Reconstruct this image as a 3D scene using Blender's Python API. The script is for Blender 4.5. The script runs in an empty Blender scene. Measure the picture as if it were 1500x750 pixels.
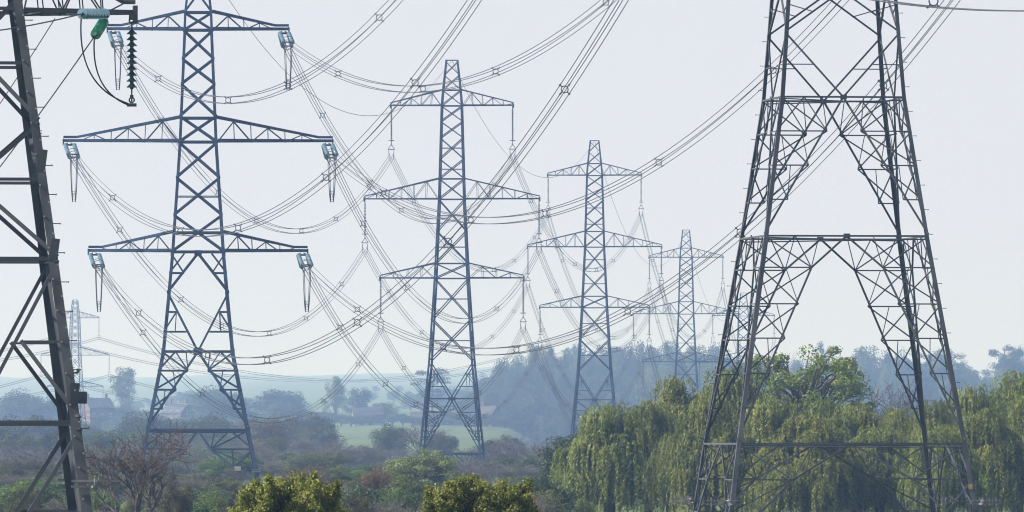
import bpy, math, random
import numpy as np
from mathutils import Vector, Matrix

random.seed(7)
scene = bpy.context.scene
COL = scene.collection

# ------------------------------------------------------------------ camera
F = 14000.0            # focal length in pixels of the 1500 px wide photograph
HZ = 640.0             # image row of the horizon
CZ = 5.0               # height of the camera
cam_d = bpy.data.cameras.new('camera')
cam = bpy.data.objects.new('camera', cam_d); COL.objects.link(cam)
cam_d.sensor_width = 36.0
cam_d.lens = F / 1500.0 * 36.0
cam_d.clip_start = 1.0; cam_d.clip_end = 30000.0
cam.location = (0, 0, CZ)
cam.rotation_euler = (math.radians(90) + math.atan((HZ - 375.0) / F), 0, 0)
scene.camera = cam

# ------------------------------------------------------------------ sky and sun
SUN_EL, SUN_AZ = math.radians(40), math.radians(-100)    # azimuth from +Y (view), negative = left
SKY_STRENGTH, VEIL_DEPTH, VEIL_COLOR = 0.065, 0.13, (0.343, 0.346, 0.386)
world = bpy.data.worlds.new('World'); scene.world = world
world.use_nodes = True
wn = world.node_tree
sky = wn.nodes.new('ShaderNodeTexSky'); sky.sky_type = 'NISHITA'; sky.sun_disc = False
sky.sun_elevation = SUN_EL; sky.sun_rotation = SUN_AZ
sky.altitude = 0; sky.air_density = 1.0; sky.dust_density = 1.0; sky.ozone_density = 2.0
# a milky veil of haze whose thickness grows towards the horizon, evenly all round
geo = wn.nodes.new('ShaderNodeNewGeometry'); sep = wn.nodes.new('ShaderNodeSeparateXYZ')
wn.links.new(geo.outputs['Incoming'], sep.inputs[0])
def wmath(op, a, b=None):
    n = wn.nodes.new('ShaderNodeMath'); n.operation = op
    for i, v in enumerate((a, b)):
        if v is None: continue
        if isinstance(v, (int, float)): n.inputs[i].default_value = v
        else: wn.links.new(v, n.inputs[i])
    return n.outputs[0]
el = wmath('MAXIMUM', wmath('ABSOLUTE', sep.outputs[2]), 0.004)
veil = wmath('SUBTRACT', 1.0, wmath('EXPONENT', wmath('DIVIDE', -VEIL_DEPTH, el)))
wm = wn.nodes.new('ShaderNodeMix'); wm.data_type = 'RGBA'
wn.links.new(veil, wm.inputs[0]); wn.links.new(sky.outputs[0], wm.inputs[6]); wm.inputs[7].default_value = (*[v / SKY_STRENGTH for v in VEIL_COLOR], 1)
wn.links.new(wm.outputs[2], wn.nodes['Background'].inputs[0])
wn.nodes['Background'].inputs[1].default_value = SKY_STRENGTH
sun_d = bpy.data.lights.new('sun', 'SUN'); sun_d.energy = 5.0; sun_d.angle = math.radians(0.6)
sun_d.color = (1.0, 0.965, 0.92)
sun = bpy.data.objects.new('sun', sun_d); COL.objects.link(sun)
to_sun = Vector((math.sin(SUN_AZ) * math.cos(SUN_EL), math.cos(SUN_AZ) * math.cos(SUN_EL), math.sin(SUN_EL)))
sun.rotation_euler = to_sun.to_track_quat('Z', 'Y').to_euler()
sun.location = (-300, 300, 300)
scene.view_settings.view_transform = 'Standard'
scene.view_settings.look = 'None'
scene.view_settings.gamma = 1.0
scene.view_settings.exposure = 1.18
scene.view_settings.use_curve_mapping = False
scene.render.engine = 'CYCLES'
scene.cycles.filter_width = 1.1
scene.cycles.max_bounces = 6
scene.cycles.volume_bounces = 1
scene.cycles.transmission_bounces = 4
scene.cycles.transparent_max_bounces = 8

HAZE_DENSITY = 0.00019
HAZE_COLOR = (0.39, 0.57, 1.0)

# ------------------------------------------------------------------ helpers
def tag(o, label=None, cat=None, group=None, kind=None):
    if label: o['label'] = label
    if cat: o['category'] = cat
    if group: o['group'] = group
    if kind: o['kind'] = kind
    return o

def empty(name, loc=(0, 0, 0), rz=0.0, parent=None):
    o = bpy.data.objects.new(name, None); COL.objects.link(o)
    o.location = loc; o.rotation_euler = (0, 0, rz); o.empty_display_size = 0.5
    o.parent = parent
    return o

def link(name, me, parent=None, M=None):
    o = bpy.data.objects.new(name, me); COL.objects.link(o)
    o.parent = parent
    if M is not None: o.matrix_basis = M
    return o

def copy_tree(o, parent=None):
    c = o.copy(); COL.objects.link(c); c.parent = parent
    for ch in list(o.children): copy_tree(ch, c)
    return c

def at(x, Y, y=None):
    """photo column x at distance Y; y: photo row for the height"""
    X = (x - 750.0) * Y / F
    if y is None: return X, Y
    return X, Y, CZ + (HZ - y) * Y / F

def mesh_np(name, verts, faces, mat, rnd=None, smooth=False):
    """faces: (N,k) int array of equal polygons"""
    verts = np.asarray(verts, np.float32); faces = np.asarray(faces, np.int32)
    me = bpy.data.meshes.new(name)
    n, k = faces.shape
    me.vertices.add(len(verts)); me.vertices.foreach_set('co', verts.ravel())
    me.loops.add(n * k); me.loops.foreach_set('vertex_index', faces.ravel())
    me.polygons.add(n)
    me.polygons.foreach_set('loop_start', np.arange(0, n * k, k, dtype=np.int32))
    if rnd is not None:
        a = me.attributes.new('rnd', 'FLOAT', 'FACE'); a.data.foreach_set('value', np.asarray(rnd, np.float32))
    me.update(calc_edges=True)
    if smooth: me.polygons.foreach_set('use_smooth', np.ones(n, bool))
    if mat: me.materials.append(mat)
    return me

class MB:
    """collects polygons into one mesh"""
    def __init__(s): s.v = []; s.f = []
    def add(s, vs, fs):
        b = len(s.v); s.v += [tuple(v) for v in vs]; s.f += [tuple(b + i for i in f) for f in fs]
    def box(s, c, d, M=None):
        x, y, z = d[0] / 2, d[1] / 2, d[2] / 2
        vs = [Vector((sx * x, sy * y, sz * z)) for sz in (-1, 1) for sy in (-1, 1) for sx in (-1, 1)]
        if M: vs = [M @ v for v in vs]
        vs = [v + Vector(c) for v in vs]
        s.add(vs, [(0, 2, 3, 1), (4, 5, 7, 6), (0, 1, 5, 4), (2, 6, 7, 3), (0, 4, 6, 2), (1, 3, 7, 5)])
    def angle(s, A, B, xd, yd, w, t=0.13):
        """steel angle (L) section from A to B, flanges along xd and yd"""
        A, B = Vector(A), Vector(B); xd = Vector(xd).normalized() * w; yd = Vector(yd).normalized() * w
        pr = [(0, 0), (1, 0), (1, t), (t, t), (t, 1), (0, 1)]
        vs = [P + xd * a + yd * b for P in (A, B) for a, b in pr]
        fs = [(i, (i + 1) % 6, 6 + (i + 1) % 6, 6 + i) for i in range(6)] + [(5, 4, 3, 2, 1, 0), (6, 7, 8, 9, 10, 11)]
        s.add(vs, fs)
    def tube(s, pts, rad, n=6, caps=True):
        pts = [Vector(p) for p in pts]; m = len(pts); rings = []
        if not hasattr(rad, '__len__'): rad = [rad] * m
        for i, p in enumerate(pts):
            d = (pts[min(i + 1, m - 1)] - pts[max(i - 1, 0)]).normalized()
            a = d.cross(Vector((0, 0, 1)))
            if a.length < 1e-3: a = Vector((1, 0, 0))
            a.normalize(); b = d.cross(a)
            rings.append([p + (a * math.cos(2 * math.pi * k / n) + b * math.sin(2 * math.pi * k / n)) * rad[i] for k in range(n)])
        vs = [v for r in rings for v in r]
        fs = [(i * n + k, i * n + (k + 1) % n, (i + 1) * n + (k + 1) % n, (i + 1) * n + k) for i in range(m - 1) for k in range(n)]
        if caps: fs += [tuple(range(n - 1, -1, -1)), tuple((m - 1) * n + k for k in range(n))]
        s.add(vs, fs)
    def lathe(s, prof, n=10, M=None):
        """prof: list of (r, z)"""
        vs = [Vector((r * math.cos(2 * math.pi * k / n), r * math.sin(2 * math.pi * k / n), z)) for r, z in prof for k in range(n)]
        if M: vs = [M @ v for v in vs]
        fs = [(i * n + k, i * n + (k + 1) % n, (i + 1) * n + (k + 1) % n, (i + 1) * n + k) for i in range(len(prof) - 1) for k in range(n)]
        s.add(vs, fs)
    def torus(s, c, R, r, M=None, n=16, m=5):
        vs = []
        for i in range(n):
            u = 2 * math.pi * i / n
            for j in range(m):
                w = 2 * math.pi * j / m
                v = Vector(((R + r * math.cos(w)) * math.cos(u), (R + r * math.cos(w)) * math.sin(u), r * math.sin(w)))
                vs.append((M @ v if M else v) + Vector(c))
        fs = [(i * m + j, ((i + 1) % n) * m + j, ((i + 1) % n) * m + (j + 1) % m, i * m + (j + 1) % m) for i in range(n) for j in range(m)]
        s.add(vs, fs)
    def mesh(s, name, mat, smooth=False):
        me = bpy.data.meshes.new(name); me.from_pydata(s.v, [], s.f); me.update()
        if mat: me.materials.append(mat)
        if smooth: me.polygons.foreach_set('use_smooth', np.ones(len(me.polygons), bool))
        return me
    def build(s, name, mat, parent=None, smooth=False, M=None):
        return link(name, s.mesh(name, mat, smooth), parent, M)

# ------------------------------------------------------------------ materials
def nodes_mat(name):
    m = bpy.data.materials.new(name); m.use_nodes = True
    nt = m.node_tree; b = nt.nodes['Principled BSDF']
    return m, nt, b

def noise_mix(nt, c1, c2, scale, detail=4.0, coord='Object', lo=0.35, hi=0.65):
    tc = nt.nodes.new('ShaderNodeTexCoord'); no = nt.nodes.new('ShaderNodeTexNoise')
    no.inputs['Scale'].default_value = scale; no.inputs['Detail'].default_value = detail
    nt.links.new(tc.outputs[coord], no.inputs['Vector'])
    cr = nt.nodes.new('ShaderNodeValToRGB')
    cr.color_ramp.elements[0].position = lo; cr.color_ramp.elements[1].position = hi
    cr.color_ramp.elements[0].color = (*c1, 1); cr.color_ramp.elements[1].color = (*c2, 1)
    nt.links.new(no.outputs['Fac'], cr.inputs['Fac'])
    return cr.outputs['Color']

def plain(name, c1, c2=None, scale=2.0, rough=0.6, metal=0.0, coord='Object', spec=0.5):
    m, nt, b = nodes_mat(name)
    c2 = c2 or tuple(v * 0.75 for v in c1)
    nt.links.new(noise_mix(nt, c1, c2, scale, coord=coord), b.inputs['Base Color'])
    b.inputs['Roughness'].default_value = rough; b.inputs['Metallic'].default_value = metal
    b.inputs['Specular IOR Level'].default_value = spec
    return m

def leaf_mat(name, c1, c2, trans=0.35, rough=0.5, spec=0.3, vary=0.12):
    m, nt, b = nodes_mat(name)
    at_ = nt.nodes.new('ShaderNodeAttribute'); at_.attribute_name = 'rnd'
    cr = nt.nodes.new('ShaderNodeValToRGB')
    cr.color_ramp.elements[0].color = (*c1, 1); cr.color_ramp.elements[1].color = (*c2, 1)
    nt.links.new(at_.outputs['Fac'], cr.inputs['Fac'])
    oi = nt.nodes.new('ShaderNodeObjectInfo'); mr = nt.nodes.new('ShaderNodeMapRange')
    mr.inputs['To Min'].default_value = 1 - 2 * vary; mr.inputs['To Max'].default_value = 1 + 2 * vary
    nt.links.new(oi.outputs['Random'], mr.inputs['Value'])
    hs = nt.nodes.new('ShaderNodeHueSaturation')
    mh = nt.nodes.new('ShaderNodeMapRange'); mh.inputs['To Min'].default_value = 0.5 - vary * 0.2; mh.inputs['To Max'].default_value = 0.5 + vary * 0.2
    nt.links.new(oi.outputs['Random'], mh.inputs['Value']); nt.links.new(mh.outputs[0], hs.inputs['Hue'])
    nt.links.new(mr.outputs[0], hs.inputs['Value']); nt.links.new(cr.outputs['Color'], hs.inputs['Color'])
    nt.links.new(hs.outputs['Color'], b.inputs['Base Color'])
    b.inputs['Roughness'].default_value = rough; b.inputs['Specular IOR Level'].default_value = spec
    tr = nt.nodes.new('ShaderNodeBsdfTranslucent'); mx = nt.nodes.new('ShaderNodeMixShader')
    nt.links.new(hs.outputs['Color'], tr.inputs['Color'])
    mx.inputs['Fac'].default_value = trans
    nt.links.new(b.outputs[0], mx.inputs[1]); nt.links.new(tr.outputs[0], mx.inputs[2])
    nt.links.new(mx.outputs[0], nt.nodes['Material Output'].inputs['Surface'])
    return m

M_STEEL = plain('galvanised_steel', (0.024, 0.050, 0.100), (0.008, 0.020, 0.046), 0.9, 0.75, 0.0, spec=0.25)
M_STEELD = plain('weathered_dark_steel', (0.078, 0.079, 0.083), (0.020, 0.023, 0.029), 0.45, 0.75, 0.0, spec=0.25)
M_STEELP = plain('worn_grey_steel', (0.082, 0.084, 0.088), (0.026, 0.027, 0.030), 0.7, 0.7, 0.0, spec=0.3)
M_GUARD = plain('galvanised_guard', (0.20, 0.20, 0.20), (0.09, 0.085, 0.08), 2.0, 0.6)
M_WIRE = plain('aluminium_wire', (0.05, 0.05, 0.056), None, 0.2, 0.6, 0.0, spec=0.2)
M_SPACER = plain('spacer_alloy', (0.035, 0.035, 0.04), None, 3, 0.5, 0.3)
M_PORC = plain('dark_insulator', (0.05, 0.06, 0.075), None, 3, 0.3)
M_GREEN = plain('green_glass_disc', (0.008, 0.035, 0.026), (0.005, 0.022, 0.016), 3, 0.15)
M_SIGN = plain('sign_plate', (0.35, 0.32, 0.30), None, 3, 0.5)
M_YELLOW = plain('warning_plate', (0.55, 0.30, 0.04), None, 3, 0.5)
M_BARK = plain('bark', (0.075, 0.06, 0.045), (0.04, 0.032, 0.025), 3.0, 0.9)
M_BARKG = plain('grey_bark', (0.10, 0.085, 0.075), (0.06, 0.05, 0.045), 3.0, 0.9)
M_TWIG = plain('bare_twigs', (0.105, 0.090, 0.078), (0.062, 0.054, 0.05), 0.7, 0.9)
M_TWIGP = plain('purple_brown_twigs', (0.092, 0.086, 0.088), (0.06, 0.056, 0.056), 0.5, 0.9)

def glass_mat(name, col, tr):
    m, nt, b = nodes_mat(name)
    nt.links.new(noise_mix(nt, col, tuple(c * 0.8 for c in col), 4), b.inputs['Base Color'])
    b.inputs['Roughness'].default_value = 0.08; b.inputs['Transmission Weight'].default_value = tr; b.inputs['IOR'].default_value = 1.5
    return m
M_GLASS = glass_mat('pale_glass_disc', (0.13, 0.22, 0.28), 0.25)
M_GGLASS = glass_mat('green_tinted_glass', (0.05, 0.42, 0.24), 0.55)

# ------------------------------------------------------------------ terrain
TU = [100.0, 600.0, 900.0]
TY = [[-400, 0, 150, 270, 450, 763, 1085, 1417, 1795, 2150, 2500, 3200, 3400, 3600, 3900, 4600, 6000, 8000, 10000, 13500]] * 3
TZ = [[3.6, 3.3, 1.2, 0.0, -0.2, 0.7, 0.1, -0.3, -1.0, -2.0, -3.0, 0.0, 4.0, 7.0, 9.0, 12, 22, 42, 62, 96],
      [3.6, 3.3, 1.2, 0.0, -0.2, 0.7, 0.1, 0.3, 1.6, 2.8, 4.5, 8.0, 8.8, 9.7, 11.0, 16, 26, 44, 62, 96],
      [3.6, 3.3, 1.2, 0.0, -0.2, 0.7, 0.1, 1.4, -3.8, -10.0, -10.0, -8.0, -6.6, 3.5, 10.8, 16, 26, 42, 62, 92]]
def terrain_np(X, Y):
    X = np.asarray(X, float); Y = np.asarray(Y, float)
    u = 750 + F * X / np.maximum(Y, 500.0)
    zs = [np.interp(Y, TY[i], TZ[i]) for i in range(3)]
    w = np.clip((u - TU[0]) / (TU[1] - TU[0]), 0, 1); w = w * w * (3 - 2 * w)
    v = np.clip((u - 735.0) / (850.0 - 735.0), 0, 1); v = v * v * (3 - 2 * v)
    z = (zs[0] * (1 - w) + zs[1] * w) * (1 - v) + zs[2] * v
    amp = np.clip((Y - 4500) / 3500, 0, 1)
    z = z + amp * (7 * np.sin(X / 190 + 1.1) + 3 * np.sin(X / 77 + Y / 1900) + 1.2 * np.sin(X / 31 + 2))
    z = z + 0.12 * np.sin(X / 7.0) * np.sin(Y / 11.0)
    return z
def ground(X, Y): return float(terrain_np(X, Y))

M_GROUND, nt, b = nodes_mat('meadow')
g1 = noise_mix(nt, (0.06, 0.085, 0.028), (0.11, 0.15, 0.048), 0.02, 6)
g2 = noise_mix(nt, (0.45, 0.45, 0.45), (1, 1, 1), 0.6, 8)
mm = nt.nodes.new('ShaderNodeMix'); mm.data_type = 'RGBA'; mm.blend_type = 'MULTIPLY'; mm.inputs[0].default_value = 0.7
nt.links.new(g1, mm.inputs[6]); nt.links.new(g2, mm.inputs[7]); nt.links.new(mm.outputs[2], b.inputs['Base Color'])
b.inputs['Roughness'].default_value = 0.95; b.inputs['Specular IOR Level'].default_value = 0.1

gy = np.concatenate([np.arange(-380, 3000, 20), np.arange(3000, 13501, 100)])
gx = np.concatenate([np.arange(-2400, -300, 100), np.arange(-300, 301, 6), np.arange(400, 2401, 100)])
GX, GY = np.meshgrid(gx, gy)
GV = np.stack([GX, GY, terrain_np(GX, GY)], -1).reshape(-1, 3)
nx, ny = len(gx), len(gy)
ii, jj = np.meshgrid(np.arange(nx - 1), np.arange(ny - 1))
q = (jj * nx + ii).ravel()
gro = link('ground', mesh_np('ground', GV, np.stack([q, q + 1, q + nx + 1, q + nx], 1), M_GROUND, smooth=True))
tag(gro, 'rough green grass land rising to far hills', 'ground', kind='structure')

# ------------------------------------------------------------------ steel lattice
L_MESH = {}
def l_mesh(mat):
    if mat.name not in L_MESH:
        mb = MB(); mb.angle((0, 0, 0), (0, 0, 1), (1, 0, 0), (0, 1, 0), 1.0, 0.14)
        L_MESH[mat.name] = mb.mesh('angle_bar', mat)
    return L_MESH[mat.name]

def bar(name, A, B, n, w, mat, parent):
    """one steel angle bar from A to B lying in the face with outward normal n"""
    A, B, n = Vector(A), Vector(B), Vector(n).normalized()
    d = B - A; L = d.length; z = d / L
    x = n.cross(z)
    if x.length < 1e-4: x = Vector((1, 0, 0)).cross(z)
    x.normalize(); y = z.cross(x)
    if y.dot(n) > 0: y = -y
    off = A - x * (w * 0.5)
    M = Matrix(((x.x * w, y.x * w, d.x, off.x), (x.y * w, y.y * w, d.y, off.y), (x.z * w, y.z * w, d.z, off.z), (0, 0, 0, 1)))
    return link(name, l_mesh(mat), parent, M)

FACES = [(Vector((1, 0, 0)), Vector((0, -1, 0))), (Vector((0, 1, 0)), Vector((1, 0, 0))),
         (Vector((-1, 0, 0)), Vector((0, 1, 0))), (Vector((0, -1, 0)), Vector((-1, 0, 0)))]

class Tower:
    def __init__(s, root, widths, mat, wleg, wbr):
        s.root = root; s.wz = [a for a, b in widths]; s.wh = [b for a, b in widths]
        s.mat = mat; s.wleg = wleg; s.wbr = wbr
    def h(s, z): return float(np.interp(z, s.wz, s.wh))
    def P(s, f, sx, z, inset=0.0):
        t, n = FACES[f]; h = s.h(z)
        return t * (sx * h) + n * (h - inset) + Vector((0, 0, z))
    def legs(s, parent=None):
        for sx in (-1, 1):
            for sy in (-1, 1):
                mb = MB()
                for i in range(len(s.wz) - 1):
                    A = (sx * s.wh[i], sy * s.wh[i], s.wz[i]); B = (sx * s.wh[i + 1], sy * s.wh[i + 1], s.wz[i + 1])
                    k = 1.0 - 0.45 * s.wz[i] / s.wz[-1]
                    mb.angle(A, B, (-sx, 0, 0), (0, -sy, 0), s.wleg * k)
                mb.build('leg', s.mat, s.root)
    def b(s, f, a, c, name='brace', w=1.0, inset=0.03):
        t, n = FACES[f]
        return bar(name, s.P(f, a[0], a[1], inset), s.P(f, c[0], c[1], inset), n, s.wbr * w, s.mat, s.root)
    def xpanel(s, z0, z1, w=1.0, faces=range(4)):
        for f in faces:
            s.b(f, (-1, z0), (1, z1), w=w); s.b(f, (1, z0), (-1, z1), w=w, inset=0.03 + s.wbr * 0.2)
    def hor(s, z, w=1.0, faces=range(4)):
        for f in faces: s.b(f, (-1, z), (1, z), 'cross_strut', w=w, inset=0.01)
    def gusset(s, z, r=0.35, faces=range(4)):
        for f in faces:
            t, n = FACES[f]; mb = MB(); c = s.P(f, 0, z)
            mb.box((0, 0, 0), (0.9 * r * 2, 0.03, r * 1.3))
            R = Matrix((t.to_tuple(), n.to_tuple(), (0, 0, 1))).transposed()
            mb.build('gusset_plate', s.mat, s.root, M=Matrix.Translation(c + n * 0.03) @ R.to_4x4())
    def vpanel(s, zt, zm, n=0, faces=range(4)):
        """diagonals from the legs at zt meeting at the middle at zm, with n small ties"""
        for f in faces:
            for sg in (-1, 1):
                s.b(f, (sg, zt), (0, zm))
                for k in range(1, n + 1):
                    u = k / (n + 1.0); z = zt + (zm - zt) * u
                    s.b(f, (sg, z), (sg * (1 - u), z), 'tie', 0.6)
                    if k > 1 or n == 1:
                        u0 = (k - 1) / (n + 1.0); z0 = zt + (zm - zt) * u0
                    if k < n:
                        z2 = zt + (zm - zt) * (k + 1) / (n + 1.0)
                        s.b(f, (sg * (1 - u), z), (sg, z2), 'tie', 0.6)
                        s.b(f, (sg * (1 - u), z), (sg * (1 - u), z2), 'tie', 0.5)
    def hip(s, zt, zh, sh, zb, levels, faces=range(4), inner=True):
        """portal bracing: from the middle at zt to (sh, zh), on to the legs at zb, with lattice between brace and leg"""
        pts = [(0.0, zt), (sh, zh), (1.0, zb)] if sh else [(0.0, zt), (1.0, zb)]
        zz = [p[1] for p in pts][::-1]; ss = [p[0] for p in pts][::-1]
        S = lambda z: float(np.interp(z, zz, ss))
        for f in faces:
            for sg in (-1, 1):
                for a, c in zip(pts, pts[1:]): s.b(f, (sg * a[0], a[1]), (sg * c[0], c[1]), w=1.1)
                lv = [zt] + list(levels)
                for k, z in enumerate(levels):
                    zp = lv[k]
                    s.b(f, (sg, z), (sg * S(z), z), 'tie', 0.75)
                    s.b(f, (sg, zp if k else zt), (sg * S(z), z), 'tie', 0.75)
                    if k:
                        s.b(f, (sg * S(zp), zp), (sg, z), 'tie', 0.75, inset=0.09)
                        s.b(f, (sg * (S(zp) * .5 + .5), zp), (sg * S(z), z), 'tie', 0.45, inset=0.12)
                    elif inner:
                        sm = (S(z) + 1) / 2
                        s.b(f, (sg * 0.62, zt), (sg, z), 'tie', 0.75, inset=0.09)
                        s.b(f, (sg * 0.62, zt), (sg * S(z), z), 'tie', 0.6, inset=0.12)
                        s.b(f, (sg * 0.33, zt), (sg * S(z), z), 'tie', 0.5, inset=0.12)
    def plan(s, z):
        bar('plan_brace', (-s.h(z), -s.h(z), z - .05), (s.h(z), s.h(z), z - .05), (0, 0, 1), s.wbr * .7, s.mat, s.root)
        bar('plan_brace', (s.h(z), -s.h(z), z - .12), (-s.h(z), s.h(z), z - .12), (0, 0, 1), s.wbr * .7, s.mat, s.root)
    def arm(s, sg, zl, zu, ln, panels, wl=1.0, blunt=0.0):
        """one crossarm: a mesh of its four chords, lacing bars as children"""
        h = s.h(zl); hu = s.h(zu); mb = MB(); w = s.wbr * 1.15 * wl
        tipy = 0.14; lb = ln - blunt
        def lo(u, sy): return Vector((sg * (h + (ln - h) * u), sy * (h + (tipy - h) * min(1, u * (ln - h) / (lb - h))), zl))
        ub = (lb - h) / (ln - h)
        def up(u, sy):
            if u <= ub:
                k = u / ub
                return Vector((sg * (hu + (lb - hu) * k), sy * (hu + (tipy - hu) * k), zu + (zl + 0.30 - zu) * k))
            return Vector((sg * (h + (ln - h) * u), sy * tipy, zl + 0.30))
        for sy in (-1, 1):
            mb.angle(lo(0, sy), lo(1, sy), (0, -sy, 0), (0, 0, 1), w)
            mb.angle(up(0, sy), up(ub, sy), (0, -sy, 0), (0, 0, 1), w * .85)
            mb.angle(up(ub, sy), up(1, sy), (0, -sy, 0), (0, 0, 1), w * .85)
        mb.box(lo(1, 0), (0.12, 0.42, 0.5))
        o = mb.build('crossarm', s.mat, s.root)
        us = [ub * k / panels for k in range(1, panels)]
        for sy in (-1, 1):
            n = (0, sy, 0)
            for k, u in enumerate(us):
                bar('lacing_bar', lo(u, sy), up(u, sy), n, s.wbr * .38, s.mat, o)
                u0 = us[k - 1] if k else 0.0
                bar('lacing_bar', lo(u, sy) if k % 2 else up(u, sy), up(u0, sy) if k % 2 else lo(u0, sy), n, s.wbr * .45, s.mat, o)
            u0 = us[-1]
            bar('lacing_bar', up(u0, sy) if panels % 2 == 0 else lo(u0, sy), lo(ub, sy) if panels % 2 == 0 else up(ub, sy), n, s.wbr * .38, s.mat, o)
        for k, u in enumerate(us):
            u0 = us[k - 1] if k else 0.0
            bar('lacing_bar', lo(u0, (-1) ** k), lo(u, -(-1) ** k), (0, 0, -1), s.wbr * .5, s.mat, o)
        return o

def suspension_tower(root, base=0.0, custom=None):
    """slim tower with six hanging strings; base lifts the upper body; returns tip table"""
    z = lambda y: (702 - y) * 0.0775 + base
    k = 0.0775 / 1.05
    W = [(z(88), 9.5 * k), (z(132), 14.5 * k), (z(155), 16.5 * k), (z(292), 20.5 * k), (z(408), 26.5 * k), (z(530), 34.5 * k), (z(584), 40 * k)]
    if custom is None:
        W += [(z(664), 48 * k), (z(702), 52.5 * k)]
        t = Tower(root, sorted(W), M_STEEL, 0.26, 0.125)
    else:
        W = W[:-2] + custom
        t = Tower(root, sorted(W), M_STEELD, 0.215, 0.08)
    t.legs()
    ys = [155, 178, 202, 233, 262, 292, 339, 386, 408, 468]
    for a, b in zip(ys, ys[1:]):
        t.xpanel(z(b), z(a), 0.9)
    for y in (132, 155, 262, 292, 386, 408): t.hor(z(y), 0.9)
    for y in (217, 248, 316, 362, 438): t.hor(z(y), 0.5)
    t.xpanel(z(155), z(132), 0.8); t.xpanel(z(132), z(110), 0.7); t.xpanel(z(110), z(90), 0.6); t.hor(z(88), 0.6)
    for sg in (-1, 1):
        t.arm(sg, z(155), z(132), 7.0, 5); t.arm(sg, z(292), z(262), 10.0, 6); t.arm(sg, z(408), z(386), 8.2, 4)
    if custom is None:
        t.xpanel(z(530), z(468), 1.0); t.hor(z(499), 0.5)
        t.vpanel(z(530), z(584), 2); t.hor(z(584), 1.0); t.gusset(z(584), 0.25)
        t.hip(z(584), 0, 0, z(664), [z(604), z(624), z(644)], inner=False)
        t.hor(z(664), 1.2); t.plan(z(664))
        t.hip(z(664), z(684), 0.45, z(702), [z(684)], inner=True)
    tips = {'top': (7.0, z(155)), 'mid': (10.0, z(292)), 'bot': (8.2, z(408)), 'peak': z(88)}
    return t, tips

# ------------------------------------------------------------------ tower positions
A_FAR = math.atan(0.056); A_NEAR = math.atan(-0.1274)
def local_to_world(c, ang, p):
    """c base (x,y,z), ang direction of the line (clockwise from +Y)"""
    ca, sa = math.cos(ang), math.sin(ang)
    return Vector((c[0] + p[0] * ca + p[1] * sa, c[1] - p[0] * sa + p[1] * ca, c[2] + p[2]))

# --- suspension pylons of the far row
SUSP = [(662, 1085, 702, 'slim grey pylon with hanging insulator rods beside the pylon with glass strings', 'second'),
        (871, 1417, 676, 'slim hazy pylon rising from behind the end of the willow trees', 'third'),
        (1005, 1795, 708, 'hazy blue pylon half hidden behind the willow tops against the wooded hill', 'fourth'),
        (1089, 2150, 740, 'faint pylon seen between the dark steel legs standing before the willows', 'fifth')]
LINE_GROUP = 'slim suspension pylons of one power line'
proto = None; ATT = {}
for x, Y, yb, label, key in SUSP:
    X, _, zb = at(x, Y, yb)
    if key == 'fifth': zb = -10.2
    if proto is None:
        proto = empty('pylon'); tw, TIPS = suspension_tower(proto); o = proto
    else:
        o = copy_tree(proto)
    o.location = (X, Y, zb); o.rotation_euler = (0, 0, -A_FAR)
    tag(o, label, 'pylon', LINE_GROUP)
    for lv in ('top', 'mid', 'bot'):
        for sg in (-1, 1): ATT[key, lv, sg] = local_to_world((X, Y, zb), A_FAR, (sg * (TIPS[lv][0] - 0.1), 0, TIPS[lv][1]))
    ATT[key, 'peak'] = local_to_world((X, Y, zb), A_FAR, (0, 0, TIPS['peak']))

# --- the hazy pylon of another line near the brick house
A6 = math.radians(12)
X6, Y6 = at(110, 2500); Z6 = ground(X6, Y6)
o = copy_tree(proto); o.location = (X6, Y6, Z6); o.rotation_euler = (0, 0, -A6); o.scale = (0.92,) * 3
tag(o, 'faint hazy pylon of another line standing beside the distant brick house', 'pylon')
for lv in ('top', 'mid', 'bot'):
    for sg in (-1, 1): ATT['sixth', lv, sg] = local_to_world((X6, Y6, Z6), A6, (sg * TIPS[lv][0] * .92, 0, TIPS[lv][1] * .92))

# --- the big pylon before the willows
X5, Y5, _ = at(1221, 448, 0); Z5 = CZ + (HZ - 800) * Y5 / F
p5 = empty('pylon', (X5, Y5, Z5), -A_NEAR)
tag(p5, 'large dark lattice pylon with wide spread legs standing before the willow trees', 'pylon')
q5 = lambda y: (800 - y) * 0.032
CUST = [(q5(-65), 2.46), (q5(50), 2.72), (q5(145), 2.95), (q5(348), 3.87), (q5(650), 5.39), (0.0, 6.05)]
t5, TIPS5 = suspension_tower(p5, q5(145) - (702 - 584) * 0.0775, CUST)
t5.xpanel(q5(50), q5(-65), 1.1)
zt = (702 - 468) * 0.0775 + q5(145) - (702 - 584) * 0.0775
t5.xpanel(q5(-65), zt, 1.1)
for f in range(4):
    for sg in (-1, 1):
        t5.b(f, (sg * 0.5, q5(50) + 0.93), (sg * 0.98, q5(50) + 1.3), 'tie', 0.6)
t5.vpanel(q5(50), q5(145), 1); t5.hor(q5(145), 1.05); t5.gusset(q5(145), 0.17); t5.plan(q5(145))
t5.hip(q5(145), 0, 0, q5(345), [q5(195), q5(245), q5(295)])
t5.hor(q5(348), 1.05); t5.gusset(q5(348), 0.17); t5.plan(q5(348))
t5.hip(q5(348), q5(394), 0.41, q5(645), [q5(394), q5(447), q5(497), q5(548), q5(598)])
t5.hor(q5(650), 1.1); t5.plan(q5(650))
t5.hip(q5(650), q5(702), 0.5, 0.0, [q5(702), q5(750)])
for lv in ('top', 'mid', 'bot'):
    for sg in (-1, 1): ATT['near', lv, sg] = local_to_world((X5, Y5, Z5), A_NEAR, (sg * (TIPS5[lv][0] - 0.1), 0, TIPS5[lv][1]))
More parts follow.
